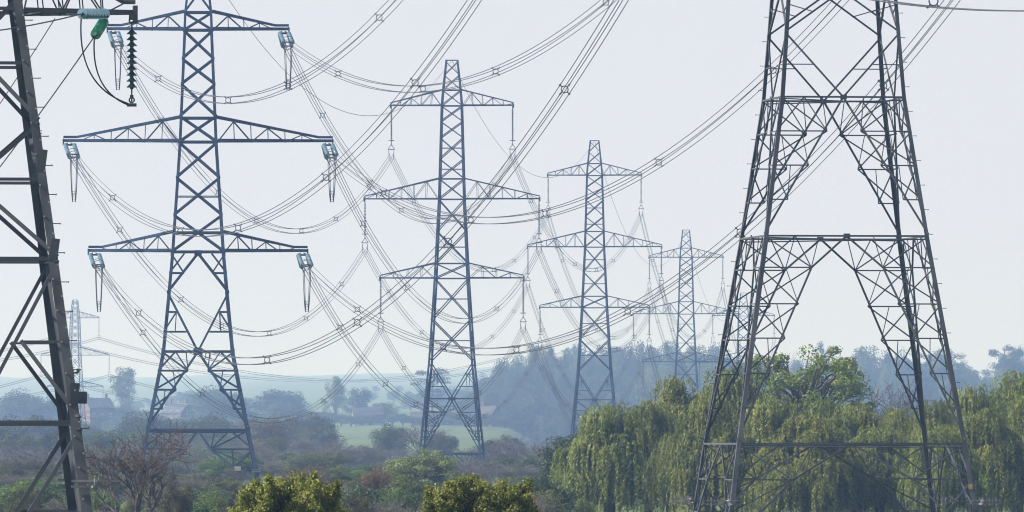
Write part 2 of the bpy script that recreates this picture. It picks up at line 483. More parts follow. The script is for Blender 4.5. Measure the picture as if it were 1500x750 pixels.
ATT['near', 'peak'] = local_to_world((X5, Y5, Z5), A_NEAR, (0, 0, TIPS5['peak']))
bolt = MB(); bolt.tube([(0, 0, 0), (0.2, 0, 0.0)], 0.014, 5); bolt.box((0.205, 0, 0), (0.02, 0.05, 0.05)); BOLT = bolt.mesh('step_bolt', M_STEELD)
for sx, sy in ((1, -1), (-1, 1)):
    for k in range(22):
        zz = 4.2 + k * 1.15
        if zz > 30: break
        hh = t5.h(zz)
        link('step_bolt', BOLT, p5, Matrix.Translation((sx * hh, sy * (hh - .1), zz)) @ Matrix.Rotation(0 if sx > 0 else math.pi, 4, 'Z'))
def anti_climb(root, t, z, ext, w=0.05):
    """barbed guard frame round each leg"""
    for sx in (-1, 1):
        for sy in (-1, 1):
            mb = MB(); h = t.h(z)
            for k in range(2):
                zz = z + 0.16 * k
                mb.box((sx * (h + ext / 2 - .25), sy * (h + .08 + .1 * k), zz), (ext + .5, w, w))
                mb.box((sx * (h + .08 + .1 * k), sy * (h + ext / 2 - .25), zz), (w, ext + .5, w))
            n = int(ext / 0.16)
            for k in range(n):
                d = h + .1 + k * .16
                R = Matrix.Rotation(0.5 * (-1) ** k, 3, 'X')
                mb.box((sx * d, sy * (h + .13), z + .1), (0.018, 0.018, 0.42), R)
                mb.box((sx * (h + .13), sy * d, z + .1), (0.018, 0.018, 0.42), R)
            mb.build('anti_climb_guard', M_GUARD, root)
anti_climb(p5, t5, q5(737), 1.15)
mb = MB(); mb.box((0, 0, 0), (0.17, 0.02, 0.24)); zz = q5(712)
wp = mb.build('warning_plate', M_YELLOW, p5, M=Matrix.Translation((t5.h(zz) - .16, -t5.h(zz) - .03, zz)))
wp['label'] = 'small orange warning plate on leg'

# --- the tension pylon with glass strings
X1, Y1, Z1 = at(290, 763, 715)
A1 = (A_FAR + A_NEAR) / 2
p1 = empty('pylon', (X1, Y1, Z1), -A1)
tag(p1, 'stout blue grey pylon whose crossarms hold pale glass strings and dangling jumper loops', 'pylon')
q1 = lambda y: (715 - y) * 0.0545
k1 = 0.0545 / 1.02
t1 = Tower(p1, sorted([(q1(-75), 10 * k1), (q1(18), 21 * k1), (q1(44), 22 * k1), (q1(208), 29 * k1), (q1(369), 40 * k1), (q1(428), 45.5 * k1),
                       (q1(515), 54 * k1), (q1(630), 77 * k1), (0.0, 95 * k1)]), M_STEEL, 0.30, 0.15)
t1.legs()
ys = [44, 86, 123, 170, 208, 260, 315, 369]
for a, b in zip(ys, ys[1:]): t1.xpanel(q1(b), q1(a), 1.15)
t1.xpanel(q1(44), q1(18), .9); t1.xpanel(q1(18), q1(-30), .8); t1.xpanel(q1(-30), q1(-73), .7)
for y in (18, 44, 173, 208, 341, 369): t1.hor(q1(y), 1.1)
t1.hor(q1(288), 0.5)
for f in range(4):
    for sg in (-1, 1):
        t1.b(f, (0, q1(371)), (sg, q1(428)), w=1.15)
        t1.b(f, (sg * 0.5, q1(371)), (sg, q1(400)), 'tie', .6); t1.b(f, (sg, q1(371)), (sg * 0.49, q1(400)), 'tie', .6)
        t1.b(f, (sg, q1(400)), (sg * 0.49, q1(400)), 'tie', .6)
t1.vpanel(q1(428), q1(515), 2); t1.hor(q1(515), 1.1); t1.gusset(q1(515), 0.4)
t1.gusset(q1(371), 0.32)
t1.hip(q1(515), 0, 0, q1(627), [q1(543), q1(571), q1(599)])
t1.hor(q1(630), 1.4); t1.plan(q1(630))
t1.hip(q1(630), q1(660), 0.42 * .6, 0.0, [q1(658), q1(686)])
T1 = {'top': (7.25, q1(44), q1(18), 4), 'mid': (10.75, q1(208), q1(173), 6), 'bot': (8.75, q1(369), q1(341), 5)}
for lv, (ln, zl, zu, n) in T1.items():
    for sg in (-1, 1):
        t1.arm(sg, zl, zu, ln, n, 1.3, blunt=1.1)
        ATT['first', lv, sg] = local_to_world((X1, Y1, Z1), A1, (sg * (ln - 0.45), 0, zl))
ATT['first', 'peak'] = local_to_world((X1, Y1, Z1), A1, (0, 0, q1(-75)))
anti_climb(p1, t1, q1(690), 0.8)
mb = MB(); mb.box((0, 0, 0), (0.5, 0.02, 0.36))
sp = mb.build('notice_plate', M_SIGN, p1, M=Matrix.Translation((t1.h(q1(685)) - 1.6, -t1.h(q1(685)) - .05, q1(686))))
sp['label'] = 'pale notice plate on the leg bracing'

# --- the smaller weathered pylon at the edge
Y0 = 270.0; m0 = Y0 / F
X0 = (-47 - 750) * m0; Z0 = CZ + (HZ - 900) * m0
A0 = math.radians(-6)
p0 = empty('pylon', (X0, Y0, Z0), -A0)
tag(p0, 'weathered dark pylon with step bolts and a dark green disc string below its arm', 'pylon')
q0 = lambda y: (900 - y) * m0
t0 = Tower(p0, sorted([(q0(-420), 0.55), (q0(-5), 74 * m0), (q0(375), 124 * m0), (q0(620), 156 * m0), (0.0, 192 * m0)]), M_STEELP, 0.30, 0.10)
t0.legs()
t0.xpanel(q0(178), q0(-5), 1.2); t0.xpanel(q0(378), q0(182), 1.2)
t0.hor(q0(95), .9); t0.hor(q0(265), .9); t0.hor(q0(381), 1.1)
t0.vpanel(q0(383), q0(620), 1); t0.hor(q0(620), 1.5)
for f in range(4):
    for sg in (-1, 1):
        t0.b(f, (sg * .5, q0(500)), (sg, q0(613)), w=1.1)
        t0.b(f, (sg, q0(627)), (0, q0(880)), w=1.1); t0.b(f, (sg * .5, q0(750)), (sg, q0(880)), w=.9)
        t0.b(f, (sg, q0(750)), (sg * .5, q0(750)), 'tie', .8)
for a, b in ((-5, -90), (-90, -170), (-170, -250), (-250, -330), (-330, -415)): t0.xpanel(q0(a), q0(b), 1.0)
for y in (15, -90, -170, -250, -330, -415): t0.hor(q0(y), 1.0)
for zl, zu, ln in ((q0(20), q0(-90), 245 * m0), (q0(-160), q0(-250), 225 * m0), (q0(-310), q0(-390), 205 * m0)):
    for sg in (-1, 1): t0.arm(sg, zl, zu, ln, 5, 1.1, blunt=0.35)
for k in range(26):
    zz = q0(840) + k * 0.82
    if zz > q0(-5): break
    hh = t0.h(zz)
    link('step_bolt', BOLT, p0, Matrix.Translation((hh, -hh + .05, zz)))
mb = MB()
for k in range(14):
    for j in range(2):
        mb.box((j * 0.09, 0, k * 0.075), (0.032, 0.03, 0.032))
spl = mb.mesh('splice_bolt_row', M_STEELD)
for zy in (245, 590):
    hh = t0.h(q0(zy))
    sb = link('splice_bolt_row', spl, p0, Matrix.Translation((hh - .2, -hh - .012, q0(zy)))); sb['kind'] = 'stuff'
for zy in (250, 380, 590):
    mb = MB(); hh = t0.h(q0(zy)); mb.box((0, 0, 0), (0.24, 0.02, 1.1))
    mb.build('splice_plate', M_STEELD, p0, M=Matrix.Translation((hh - .13, -hh - .004, q0(zy))) @ Matrix.Rotation(0.13, 4, 'Y'))
mb = MB(); hh = t0.h(q0(585)); mb.box((0, 0, 0), (0.28, 0.02, 0.34))
mb.build('bracket_plate', M_STEELD, p0, M=Matrix.Translation((hh + .13, -hh, q0(583))))
mb = MB(); hh = t0.h(q0(547)); mb.box((.05, 0, 0), (0.16, 0.05, 0.05)); mb.box((.12, 0, .06), (0.08, .06, .12))
mb.build('earth_clamp', M_STEELD, p0, M=Matrix.Translation((hh, -hh, q0(547))))
bh = MB(); bh.tube([(0, 0, 0), (0, -.03, 0)], .028, 6); BH = bh.mesh('bolt', M_SIGN)
for k in range(16):
    zz = q0(730) + k * .88; hh = t0.h(zz)
    link('bolt', BH, p0, Matrix.Translation((hh - .22, -hh - .005, zz)))
    link('bolt', BH, p0, Matrix.Translation((hh - .09, -hh - .005, zz + .4)))
anti_climb(p0, t0, q0(712), 0.85, 0.06)

# ------------------------------------------------------------------ insulators
def disc_profile(n, pitch, R, core):
    pr = [(0.0, 0.0), (core, 0.0)]
    for k in range(n):
        z = -0.02 - k * pitch
        pr += [(core, z), (core, z - pitch * .2), (R * .6, z - pitch * .32), (R, z - pitch * .5), (R, z - pitch * .62), (R * .5, z - pitch * .66), (core, z - pitch * .7)]
    pr += [(core, -0.04 - n * pitch), (0.0, -0.05 - n * pitch)]
    return pr
# hanging rod string for the suspension pylons
def make_hanging():
    r = empty('insulator_string')
    mb = MB(); mb.tube([(0, 0, 0.1), (0, 0, -0.45)], 0.05); mb.torus((0, 0, 0.12), .09, .03, Matrix.Rotation(math.pi / 2, 3, 'X'), 10, 5); mb.build('hanger', M_PORC, r)
    mb = MB(); mb.lathe([(a, b) for a, b in disc_profile(20, 0.165, 0.15, 0.05)], 9, Matrix.Translation((0, 0, -.45))); mb.build('disc_string', M_PORC, r, True)
    mb = MB(); mb.torus((0, 0, -3.95), .30, .028, None, 16, 5); mb.tube([(0, 0, -3.75), (0, 0, -4.5)], 0.045); mb.box((0, 0, -3.9), (.66, .04, .04)); mb.build('arcing_ring', M_PORC, r)
    mb = MB(); mb.tube([(0, 0, -4.35), (-.36, 0, -4.9)], .035, 5); mb.tube([(0, 0, -4.35), (.36, 0, -4.9)], .035, 5); mb.box((0, 0, -4.93), (.8, .06, .09))
    mb.build('yoke_plate', M_PORC, r)
    for sx in (-1, 1):
        mb = MB(); mb.tube([(sx * .3, 0, -5.05), (sx * .24, 0, -5.95)], 0.035, 5)
        mb.box((sx * .235, 0, -5.50), (.09, .5, .1)); mb.box((sx * .235, 0, -5.95), (.09, .5, .1)); mb.build('clamp', M_PORC, r)
    return r
HANG = 5.72
SIDE = {-1: 'house side', 1: 'willow side'}
WORDS = {'top': 'top crossarm', 'mid': 'long middle crossarm', 'bot': 'bottom crossarm'}
PYL = {'near': 'large dark pylon before the willows', 'second': 'slim pylon beside the one with glass strings',
       'third': 'slim pylon behind the end of the willows', 'fourth': 'hazy pylon behind the willow tops',
       'fifth': 'faint pylon seen between dark steel legs', 'sixth': 'faint pylon by the brick house',
       'first': 'stout pylon with glass strings'}
hproto = None
for key, ang, sc in (('near', A_NEAR, 1), ('second', A_FAR, 1), ('third', A_FAR, 1), ('fourth', A_FAR, 1), ('fifth', A_FAR, 1), ('sixth', A6, .92)):
    for lv in ('top', 'mid', 'bot'):
        for sg in (-1, 1):
            if hproto is None: hproto = make_hanging(); o = hproto
            else: o = copy_tree(hproto)
            p = ATT[key, lv, sg]
            o.location = p; o.rotation_euler = (0, 0, -ang); o.scale = (sc, sc, sc)
            tag(o, 'rod insulator, %s of %s, %s' % (SIDE[sg], WORDS[lv].replace('long ', ''), PYL[key]), 'insulator', 'insulators under the %s of the %s' % (WORDS[lv], PYL[key]))
            ATT[key, lv, sg, 'wire'] = p + Vector((0, 0, -HANG * sc))

# tension sets on the stout pylon: twin glass strings, yokes
GL = MB(); GL.lathe(disc_profile(18, 0.175, 0.175, 0.055), 10); GLASS_STRING = GL.mesh('disc_string', M_GLASS, True)
YK = MB(); YK.box((0, 0, 0), (0.9, 0.05, 0.10)); YOKE = YK.mesh('yoke_plate', M_SPACER)
HN = MB(); HN.torus((0, 0, 0), 0.42, 0.025, None, 14, 5); HORN = HN.mesh('arcing_ring', M_SPACER)
def dir_matrix(d, up=Vector((0, 0, 1))):
    """-Z of the piece points along d"""
    z = -Vector(d).normalized(); x = Vector((0, 0, 1)).cross(z)
    if x.length < 1e-3: x = Vector((1, 0, 0))
    x.normalize(); y = z.cross(x)
    return Matrix((x, y, z)).transposed()
def tension_set(A, B, label, group):
    d = (B - A); R = dir_matrix(d).to_4x4()
    r = empty('tension_insulator', A); r.rotation_mode = 'QUATERNION'; r.rotation_quaternion = R.to_quaternion()
    L = d.length
    for sx in (-1, 1):
        link('disc_string', GLASS_STRING, r, Matrix.Translation((sx * .36, 0, -0.55)))
        mb = MB(); mb.tube([(sx * .12, 0, 0.1), (sx * .36, 0, -.55)], .04); mb.build('link', M_SPACER, r)
    link('yoke_plate', YOKE, r, Matrix.Translation((0, 0, -.5)) @ Matrix.Rotation(math.pi / 2, 4, 'X'))
    link('yoke_plate', YOKE, r, Matrix.Translation((0, 0, -L + .55)) @ Matrix.Rotation(math.pi / 2, 4, 'X'))
    link('arcing_ring', HORN, r, Matrix.Translation((0, 0, -L + .85)))
    for sx in (-1, 1):
        for sy in (-1, 1):
            mb = MB(); mb.tube([(sx * .3, sy * .05, -L + .5), (sx * .225, sy * .2, -L - .35)], .045); mb.build('dead_end_clamp', M_SPACER, r)
    tag(r, label, 'insulator', group)

# ------------------------------------------------------------------ conductors
SPM = MB(); SPM.torus((0, 0, 0), 0.175, 0.028, Matrix.Rotation(math.pi / 2, 3, 'X'), 16, 5)
for sx in (-1, 1):
    for sy in (-1, 1):
        SPM.tube([(sx * .12, 0, sy * .12), (sx * .235, 0, sy * .235)], 0.03, 5)
        SPM.box((sx * .235, 0, sy * .235), (.085, .14, .085), Matrix.Rotation(math.pi / 4, 3, 'Y'))
SPACER = SPM.mesh('spacer', M_SPACER)
SPAN_T = [0.115, 0.29, 0.42, 0.59, 0.735, 0.89]

def sag_points(A, B, sag, n):
    out = []
    for i in range(n + 1):
        t = i / n; p = A.lerp(B, t); p.z -= 4 * sag * t * (1 - t); out.append(p)
    return out

def bundle(A, B, sag, label, group=None, ts=SPAN_T, r=0.025, half=0.225, spacers=True, n=64, name='conductor_bundle'):
    root = empty(name, A); pts = [p - A for p in sag_points(A, B, sag, n)]
    mb = MB(); mb.tube(pts, r, 4); me = mb.mesh('wire', M_WIRE, True)
    d = (B - A); side = Vector((d.y, -d.x, 0)).normalized()
    for sx in (-1, 1):
        for sz in (-1, 1):
            link('wire', me, root, Matrix.Translation(side * (sx * half) + Vector((0, 0, sz * half))))
    if spacers:
        for t in ts:
            p = A.lerp(B, t) - A; p.z -= 4 * sag * t * (1 - t)
            slope = (d.z - 4 * sag * (1 - 2 * t)) / d.length
            y = (d.normalized() + Vector((0, 0, slope - d.z / d.length))).normalized(); x = side; z = x.cross(y)
            M = Matrix((x, y, z)).transposed().to_4x4()
            link('spacer', SPACER, root, Matrix.Translation(p) @ M)
    tag(root, label, 'power line', group)
    return root

NEAR_SAG = {('top', -1): 13.6, ('top', 1): 12.6, ('mid', -1): 13.3, ('mid', 1): 12.3, ('bot', -1): 13.1, ('bot', 1): 12.4}
FARS = {('top', -1): 11.4, ('top', 1): 10.4, ('mid', -1): 11.7, ('mid', 1): 10.4, ('bot', -1): 11.3, ('bot', 1): 10.2}
for lv in ('top', 'mid', 'bot'):
    for sg in (-1, 1):
        T = ATT['first', lv, sg]; ends = []
        for key, S in (('near', NEAR_SAG), ('second', FARS)):
            E_ = ATT[key, lv, sg, 'wire']
            d = (E_ - T); d.z = 0; d.normalize()
            A = T + d * 4.3 + Vector((0, 0, -1.25)); start = T + d * 0.25 + Vector((0, 0, -0.1))
            tension_set(start, A, 'twin pale glass string, %s of %s, pulling towards the %s' % (SIDE[sg], WORDS[lv], 'large dark pylon' if key == 'near' else 'slim pylon'),
                        'glass strings on the %s towards the %s' % (WORDS[lv], 'large dark pylon' if key == 'near' else 'slim pylon'))
            ends.append(A)
            bundle(A, E_, S[lv, sg], 'four wire conductor, %s of %s, from stout pylon to %s' % (SIDE[sg], WORDS[lv], 'large dark pylon' if key == 'near' else 'slim pylon'),
                   'conductors on the %s from the stout pylon to the %s' % (WORDS[lv], 'large dark pylon' if key == 'near' else 'slim pylon'))
        # jumper loop under the arm
        root = empty('jumper_loop', T); pts = []
        for i in range(33):
            t = i / 32; p = ends[0].lerp(ends[1], t) - T
            p.z -= 3.4 * (1 - abs(2 * t - 1) ** 2.6); pts.append(p)
        for sx in (-1, 1):
            for sz in (-1, 1):
                mb = MB(); mb.tube([p + Vector((sx * (.10 + .16 * abs(2 * i / 32 - 1) ** 1.5), 0, sz * .12)) for i, p in enumerate(pts)], 0.026, 5)
                mb.build('wire', M_WIRE, root, True)
        for t in (0.28, 0.5, 0.72):
            p = pts[int(t * 32)]; link('spacer', SPACER, root, Matrix.Translation(p) @ Matrix.Scale(0.55, 4))
        tag(root, 'slack jumper loop hanging on %s of the %s of the stout pylon' % (SIDE[sg], WORDS[lv]), 'power line', 'jumper loops under the %s' % WORDS[lv])

for k1_, k2_, S in (('second', 'third', 10.5), ('third', 'fourth', 13.5), ('fourth', 'fifth', 12.5)):
    for lv in ('top', 'mid', 'bot'):
        for sg in (-1, 1):
            n1 = {'second': 'slim pylon beside the stout one', 'third': 'pylon behind the willows end', 'fourth': 'hazy pylon behind willow tops'}[k1_]
            bundle(ATT[k1_, lv, sg, 'wire'], ATT[k2_, lv, sg, 'wire'], S, 'conductor, %s, leading on from %s of %s' % (SIDE[sg], WORDS[lv].replace('long ', ''), n1),
                   'conductors leading away on the %s of the %s' % (WORDS[lv], n1), spacers=True, r=0.025)
for lv in ('top', 'mid', 'bot'):
    for sg in (-1, 1):
        A = ATT['sixth', lv, sg, 'wire']
        bundle(A, A + Vector((150, 700, 12)), 15, 'faint conductor over the fields, %s of %s, pylon by brick house' % (SIDE[sg], WORDS[lv].replace('long ', '')), 'hazy conductors over the fields on the %s' % WORDS[lv], spacers=False, r=0.03, half=.25, n=24)
        bundle(A, A + Vector((-110, -330, 4)), 11, 'faint conductor behind dark pylon, %s of %s, pylon by brick house' % (SIDE[sg], WORDS[lv].replace('long ', '')), 'hazy conductors behind the dark pylon on the %s' % WORDS[lv], spacers=False, r=0.03, half=.25, n=24)
# the conductor running from the large dark pylon over the camera side
A = ATT['near', 'bot', -1, 'wire']
bundle(A, A + Vector((40.1, -315, 2.5)), 10.2, 'four wire conductor running forward from the large dark pylon above the willows', None, ts=[.08, .235, .42, .6, .8])
# earth wires
def earth_wire(A, B, sag, label):
    mb = MB(); mb.tube([p - A for p in sag_points(A, B, sag, 64)], 0.026, 4)
    o = mb.build('earth_wire', M_WIRE, None, True, Matrix.Translation(A)); tag(o, label, 'power line')
earth_wire(ATT['near', 'peak'], ATT['first', 'peak'], 9, 'thin single earth wire between peaks of the large dark and stout pylons')
earth_wire(ATT['first', 'peak'], ATT['second', 'peak'], 9.5, 'thin single earth wire between peaks of the stout and slim pylons')
earth_wire(ATT['second', 'peak'], ATT['third', 'peak'], 9, 'thin single earth wire to the pylon behind the willows end')
earth_wire(ATT['third', 'peak'], ATT['fourth', 'peak'], 12, 'thin single earth wire to the pylon behind the willow tops')
earth_wire(ATT['fourth', 'peak'], ATT['fifth', 'peak'], 11, 'thin single earth wire to the pylon between dark steel legs')

# --- fittings on the weathered pylon arm
def w0(x, y, dY=0.0): return Vector(at(x, Y0 + dY, y))
TIP = local_to_world((X0, Y0, Z0), A0, (240 * m0, 0, q0(20)))
r = empty('insulator_string', TIP)
mb = MB(); mb.torus((0, 0, -.16), .07, .025, Matrix.Rotation(math.pi / 2, 3, 'X'), 10, 5); mb.tube([(0, 0, -.2), (0, 0, -.42)], .025); mb.box((0, 0, -.05), (.16, .08, .2)); mb.build('shackle', M_STEELD, r)
mb = MB(); mb.lathe([(0, 0), (.05, 0)] + [pp for k in range(10) for pp in ((.05, -.02 - k * .168), (.075, -.05 - k * .168), (.148, -.115 - k * .168), (.15, -.135 - k * .168), (.06, -.14 - k * .168), (.05, -.168 - k * .168))] + [(0, -1.72)], 16, Matrix.Translation((0, 0, -.42))); mb.build('disc_string', M_GREEN, r, False)
mb = MB(); mb.tube([(0, 0, -2.1), (0, 0, -2.5)], .022); mb.box((0, 0, -2.32), (.1, .1, .08)); mb.torus((0, 0, -2.42), .07, .025, Matrix.Rotation(math.pi / 2, 3, 'X'), 10, 5)
mb.box((0, 0, -2.56), (.27, .16, .09)); mb.build('clamp', M_STEELD, r)
tag(r, 'dark green disc insulator string hanging from the weathered pylon arm', 'insulator')
CL = TIP + Vector((0, 0, -2.5))
G1 = MB(); G1.lathe(disc_profile(9, 0.17, 0.155, 0.045), 16)
def zero_set(A, B, mat, label):
    R = dir_matrix(B - A).to_4x4(); r = empty('tension_insulator', A); r.rotation_mode = 'QUATERNION'; r.rotation_quaternion = R.to_quaternion()
    link('disc_string', G1.mesh('disc_string', mat), r, Matrix.Translation((0, 0, -.15)))
    L = (B - A).length
    mb = MB(); mb.tube([(0, 0, .15), (0, 0, -.2)], .025); mb.tube([(0, 0, -1.6), (0, 0, -L)], .03); mb.box((0, 0, -L + .1), (.1, .08, .3)); mb.build('clamp', M_STEELD, r)
    tag(r, label, 'insulator')
S1A, S1B = w0(160, 20, -.5), w0(119, 20, -2.0)
S2A, S2B = w0(153, 29, -.4), w0(138, 53, -2.2)
zero_set(S1A, S1B, M_GLASS, 'clear glass disc string lying along the weathered pylon arm')
zero_set(S2A, S2B, M_GGLASS, 'bright green glass disc string slanting down from the weathered pylon arm')
def single(A, B, sag, r, label, n=40, name='conductor_wire'):
    mb = MB(); mb.tube([p - A for p in sag_points(A, B, sag, n)], r, 6)
    tag(mb.build(name, M_WIRE, None, True, Matrix.Translation(A)), label, 'power line')
single(S2B, Vector(at(-420, 420, 660)), 1.5, .02, 'single dark wire slanting down from the green glass disc string')
single(S1B, Vector(at(-420, 240, 22)), 0.6, .02, 'single dark wire running level from the clear glass disc string')
single(w0(80, 27, 1.2), Vector(at(-430, 420, 640)), 1.5, .016, 'thin dark wire slanting from beneath the weathered pylon arm')
def loop(A, B, bow, label):
    pts = []
    for i in range(25):
        t = i / 24; p = A.lerp(B, t); k = 4 * t * (1 - t)
        p += Vector((-bow * k, 0, -abs(bow) * .9 * k)); pts.append(p - A)
    mb = MB(); mb.tube(pts, .022, 6); tag(mb.build('jumper_wire', M_WIRE, None, True, Matrix.Translation(A)), label, 'power line')
loop(S1B, CL + Vector((-.1, 0, -.02)), 0.42, 'black jumper wire drooping from clear glass string to the green disc string')
loop(S2B, CL + Vector((-.1, 0, -.06)), 0.30, 'black jumper wire drooping from bright green glass to the dark disc string')

# ------------------------------------------------------------------ vegetation
M_WILLOW = leaf_mat('willow_leaves', (0.045, 0.078, 0.012), (0.245, 0.258, 0.050), 0.35, 0.5, 0.25, 0.05)
M_OAK = leaf_mat('oak_leaves', (0.075, 0.115, 0.014), (0.20, 0.235, 0.04), 0.4, 0.5, 0.25, 0.06)
M_HAW = leaf_mat('hawthorn_leaves', (0.05, 0.082, 0.01), (0.31, 0.315, 0.078), 0.35, 0.6, 0.15, 0.05)
M_DARKL = leaf_mat('dark_green_leaves', (0.022, 0.040, 0.014), (0.05, 0.075, 0.022), 0.3, 0.5, 0.3, 0.1)
M_MIDG = leaf_mat('fresh_green_leaves', (0.05, 0.085, 0.018), (0.11, 0.15, 0.032), 0.4, 0.5, 0.25, 0.1)
M_FARG = leaf_mat('distant_leaves', (0.014, 0.026, 0.012), (0.085, 0.10, 0.035), 0.3, 0.6, 0.2, 0.24)
M_PALE = leaf_mat('pale_spring_leaves', (0.08, 0.11, 0.035), (0.14, 0.16, 0.055), 0.4, 0.6, 0.2, 0.1)
M_PINE = leaf_mat('pine_needles', (0.010, 0.020, 0.014), (0.028, 0.042, 0.024), 0.2, 0.6, 0.2, 0.1)
M_RUST = leaf_mat('russet_buds', (0.095, 0.058, 0.026), (0.165, 0.108, 0.045), 0.35, 0.6, 0.2, 0.08)
M_ORANGE = leaf_mat('ochre_buds', (0.16, 0.085, 0.02), (0.26, 0.16, 0.045), 0.35, 0.6, 0.2, 0.08)
M_TAN = leaf_mat('tan_buds', (0.105, 0.098, 0.06), (0.165, 0.155, 0.10), 0.35, 0.6, 0.2, 0.08)

def unit(a): return a / np.maximum(np.linalg.norm(a, axis=-1, keepdims=True), 1e-9)

def leaf_quads(C, N, T, s, asp):
    """one rhombic leaf per centre; N normal, T long axis"""
    N = unit(N); T = unit(T - N * np.sum(T * N, -1, keepdims=True)); B = np.cross(N, T)
    s = np.asarray(s)[:, None]
    V = np.stack([C - T * s * .5, C + B * s * (asp * .5) + T * s * .06, C + T * s * .5, C - B * s * (asp * .5) + T * s * .06], 1)
    return V.reshape(-1, 3), np.arange(len(C) * 4).reshape(-1, 4)

def seg_mesh(name, segs, mat, sides=3):
    """segs: rows ax ay az bx by bz ra rb"""
    S = np.asarray(segs, float); A, B = S[:, :3], S[:, 3:6]; ra, rb = S[:, 6:7], S[:, 7:8]
    d = unit(B - A); ref = np.where(np.abs(d[:, 2:3]) > .9, np.array([[1., 0, 0]]), np.array([[0, 0, 1.]]))
    u = unit(np.cross(d, ref)); v = np.cross(d, u); vs = []
    for P, r in ((A, ra), (B, rb)):
        for k in range(sides):
            a = 2 * math.pi * k / sides; vs.append(P + (u * math.cos(a) + v * math.sin(a)) * r)
    V = np.stack(vs, 1).reshape(-1, 3); base = (np.arange(len(S)) * 2 * sides)[:, None]
    fs = [base + np.array([[k, (k + 1) % sides, sides + (k + 1) % sides, sides + k]]) for k in range(sides)]
    return mesh_np(name, V, np.stack(fs, 1).reshape(-1, 4), mat)

def limb(rng, a, b, ra, rb, n=5, wob=.08):
    a, b = np.array(a, float), np.array(b, float); L = np.linalg.norm(b - a); P = []
    for i in range(n + 1):
        t = i / n; p = a + (b - a) * t
        if 0 < i < n: p = p + rng.normal(0, wob * L, 3) * .6
        p[2] += L * .10 * math.sin(math.pi * t)
        P.append(p)
    R = np.linspace(ra, rb, n + 1)
    return [[*P[i], *P[i + 1], R[i], R[i + 1]] for i in range(n)]

def branch_tree(rng, H, r0, counts, spread=0.75, up=0.35, trunk=0.28, shrink=0.62, rmin=0.012, lean=0.0):
    """bare branching skeleton; returns segments and twig tips"""
    segs, tips = [], []
    def grow(p, d, L, r, lv):
        n = 3 if lv > 1 else 4; pts = [p]; dirs = [d]
        for i in range(n):
            d = unit(d + rng.normal(0, .11 + .03 * lv, 3) + np.array([0, 0, up * .18])); p2 = pts[-1] + d * L / n
            pts.append(p2); dirs.append(d)
        rr = np.linspace(r, r * .62, n + 1)
        for i in range(n): segs.append([*pts[i], *pts[i + 1], max(rr[i], rmin), max(rr[i + 1], rmin)])
        if lv >= len(counts): tips.append(pts[-1]); return
        k = counts[lv]
        for j in range(k):
            t = (.35 + .65 * (j + rng.random()) / k) if lv else (.55 + .45 * (j + rng.random()) / k)
            f = min(t * n, n - 1e-6); i = int(f); q = pts[i] + (pts[i + 1] - pts[i]) * (f - i)
            ax = unit(np.cross(dirs[i], rng.normal(0, 1, 3))); ang = spread * (.55 + .6 * rng.random())
            nd = unit(dirs[i] * math.cos(ang) + ax * math.sin(ang) + np.array([0, 0, up * .35]))
            grow(q, nd, L * shrink * (.75 + .5 * rng.random()) * (1.9 if lv == 0 else 1), r * .55, lv + 1)
    grow(np.zeros(3), np.array([lean, 0, 1.]), H * trunk, r0, 0)
    return np.array(segs), np.array(tips)

def fit(segs, tips, H, W):
    """scale a skeleton to height H and width W"""
    ex = np.percentile(np.abs(tips[:, :2]), 97); k = np.array([W / 2 / ex, W / 2 / ex, H / tips[:, 2].max()])
    segs[:, 0:3] *= k; segs[:, 3:6] *= k
    return segs, tips * k

def tips_leaves(rng, tips, per, spread, size, asp):
    C = np.repeat(tips, per, 0) + rng.normal(0, spread, (len(tips) * per, 3))
    N = rng.normal(0, 1, C.shape) + np.array([0, 0, .9]); T = rng.normal(0, 1, C.shape)
    V, Fc = leaf_quads(C, N, T, size * (.6 + .8 * rng.random(len(C))), asp)
    rnd = np.clip(.5 * np.repeat(rng.random(len(tips)), per) + .5 * rng.random(len(C)), 0, 1)
    return V, Fc, rnd

PROTO = {}
def reg(key, trunk_me, crown_me, H, W, names=('trunk', 'crown')): PROTO[key] = (trunk_me, crown_me, H, W, names)

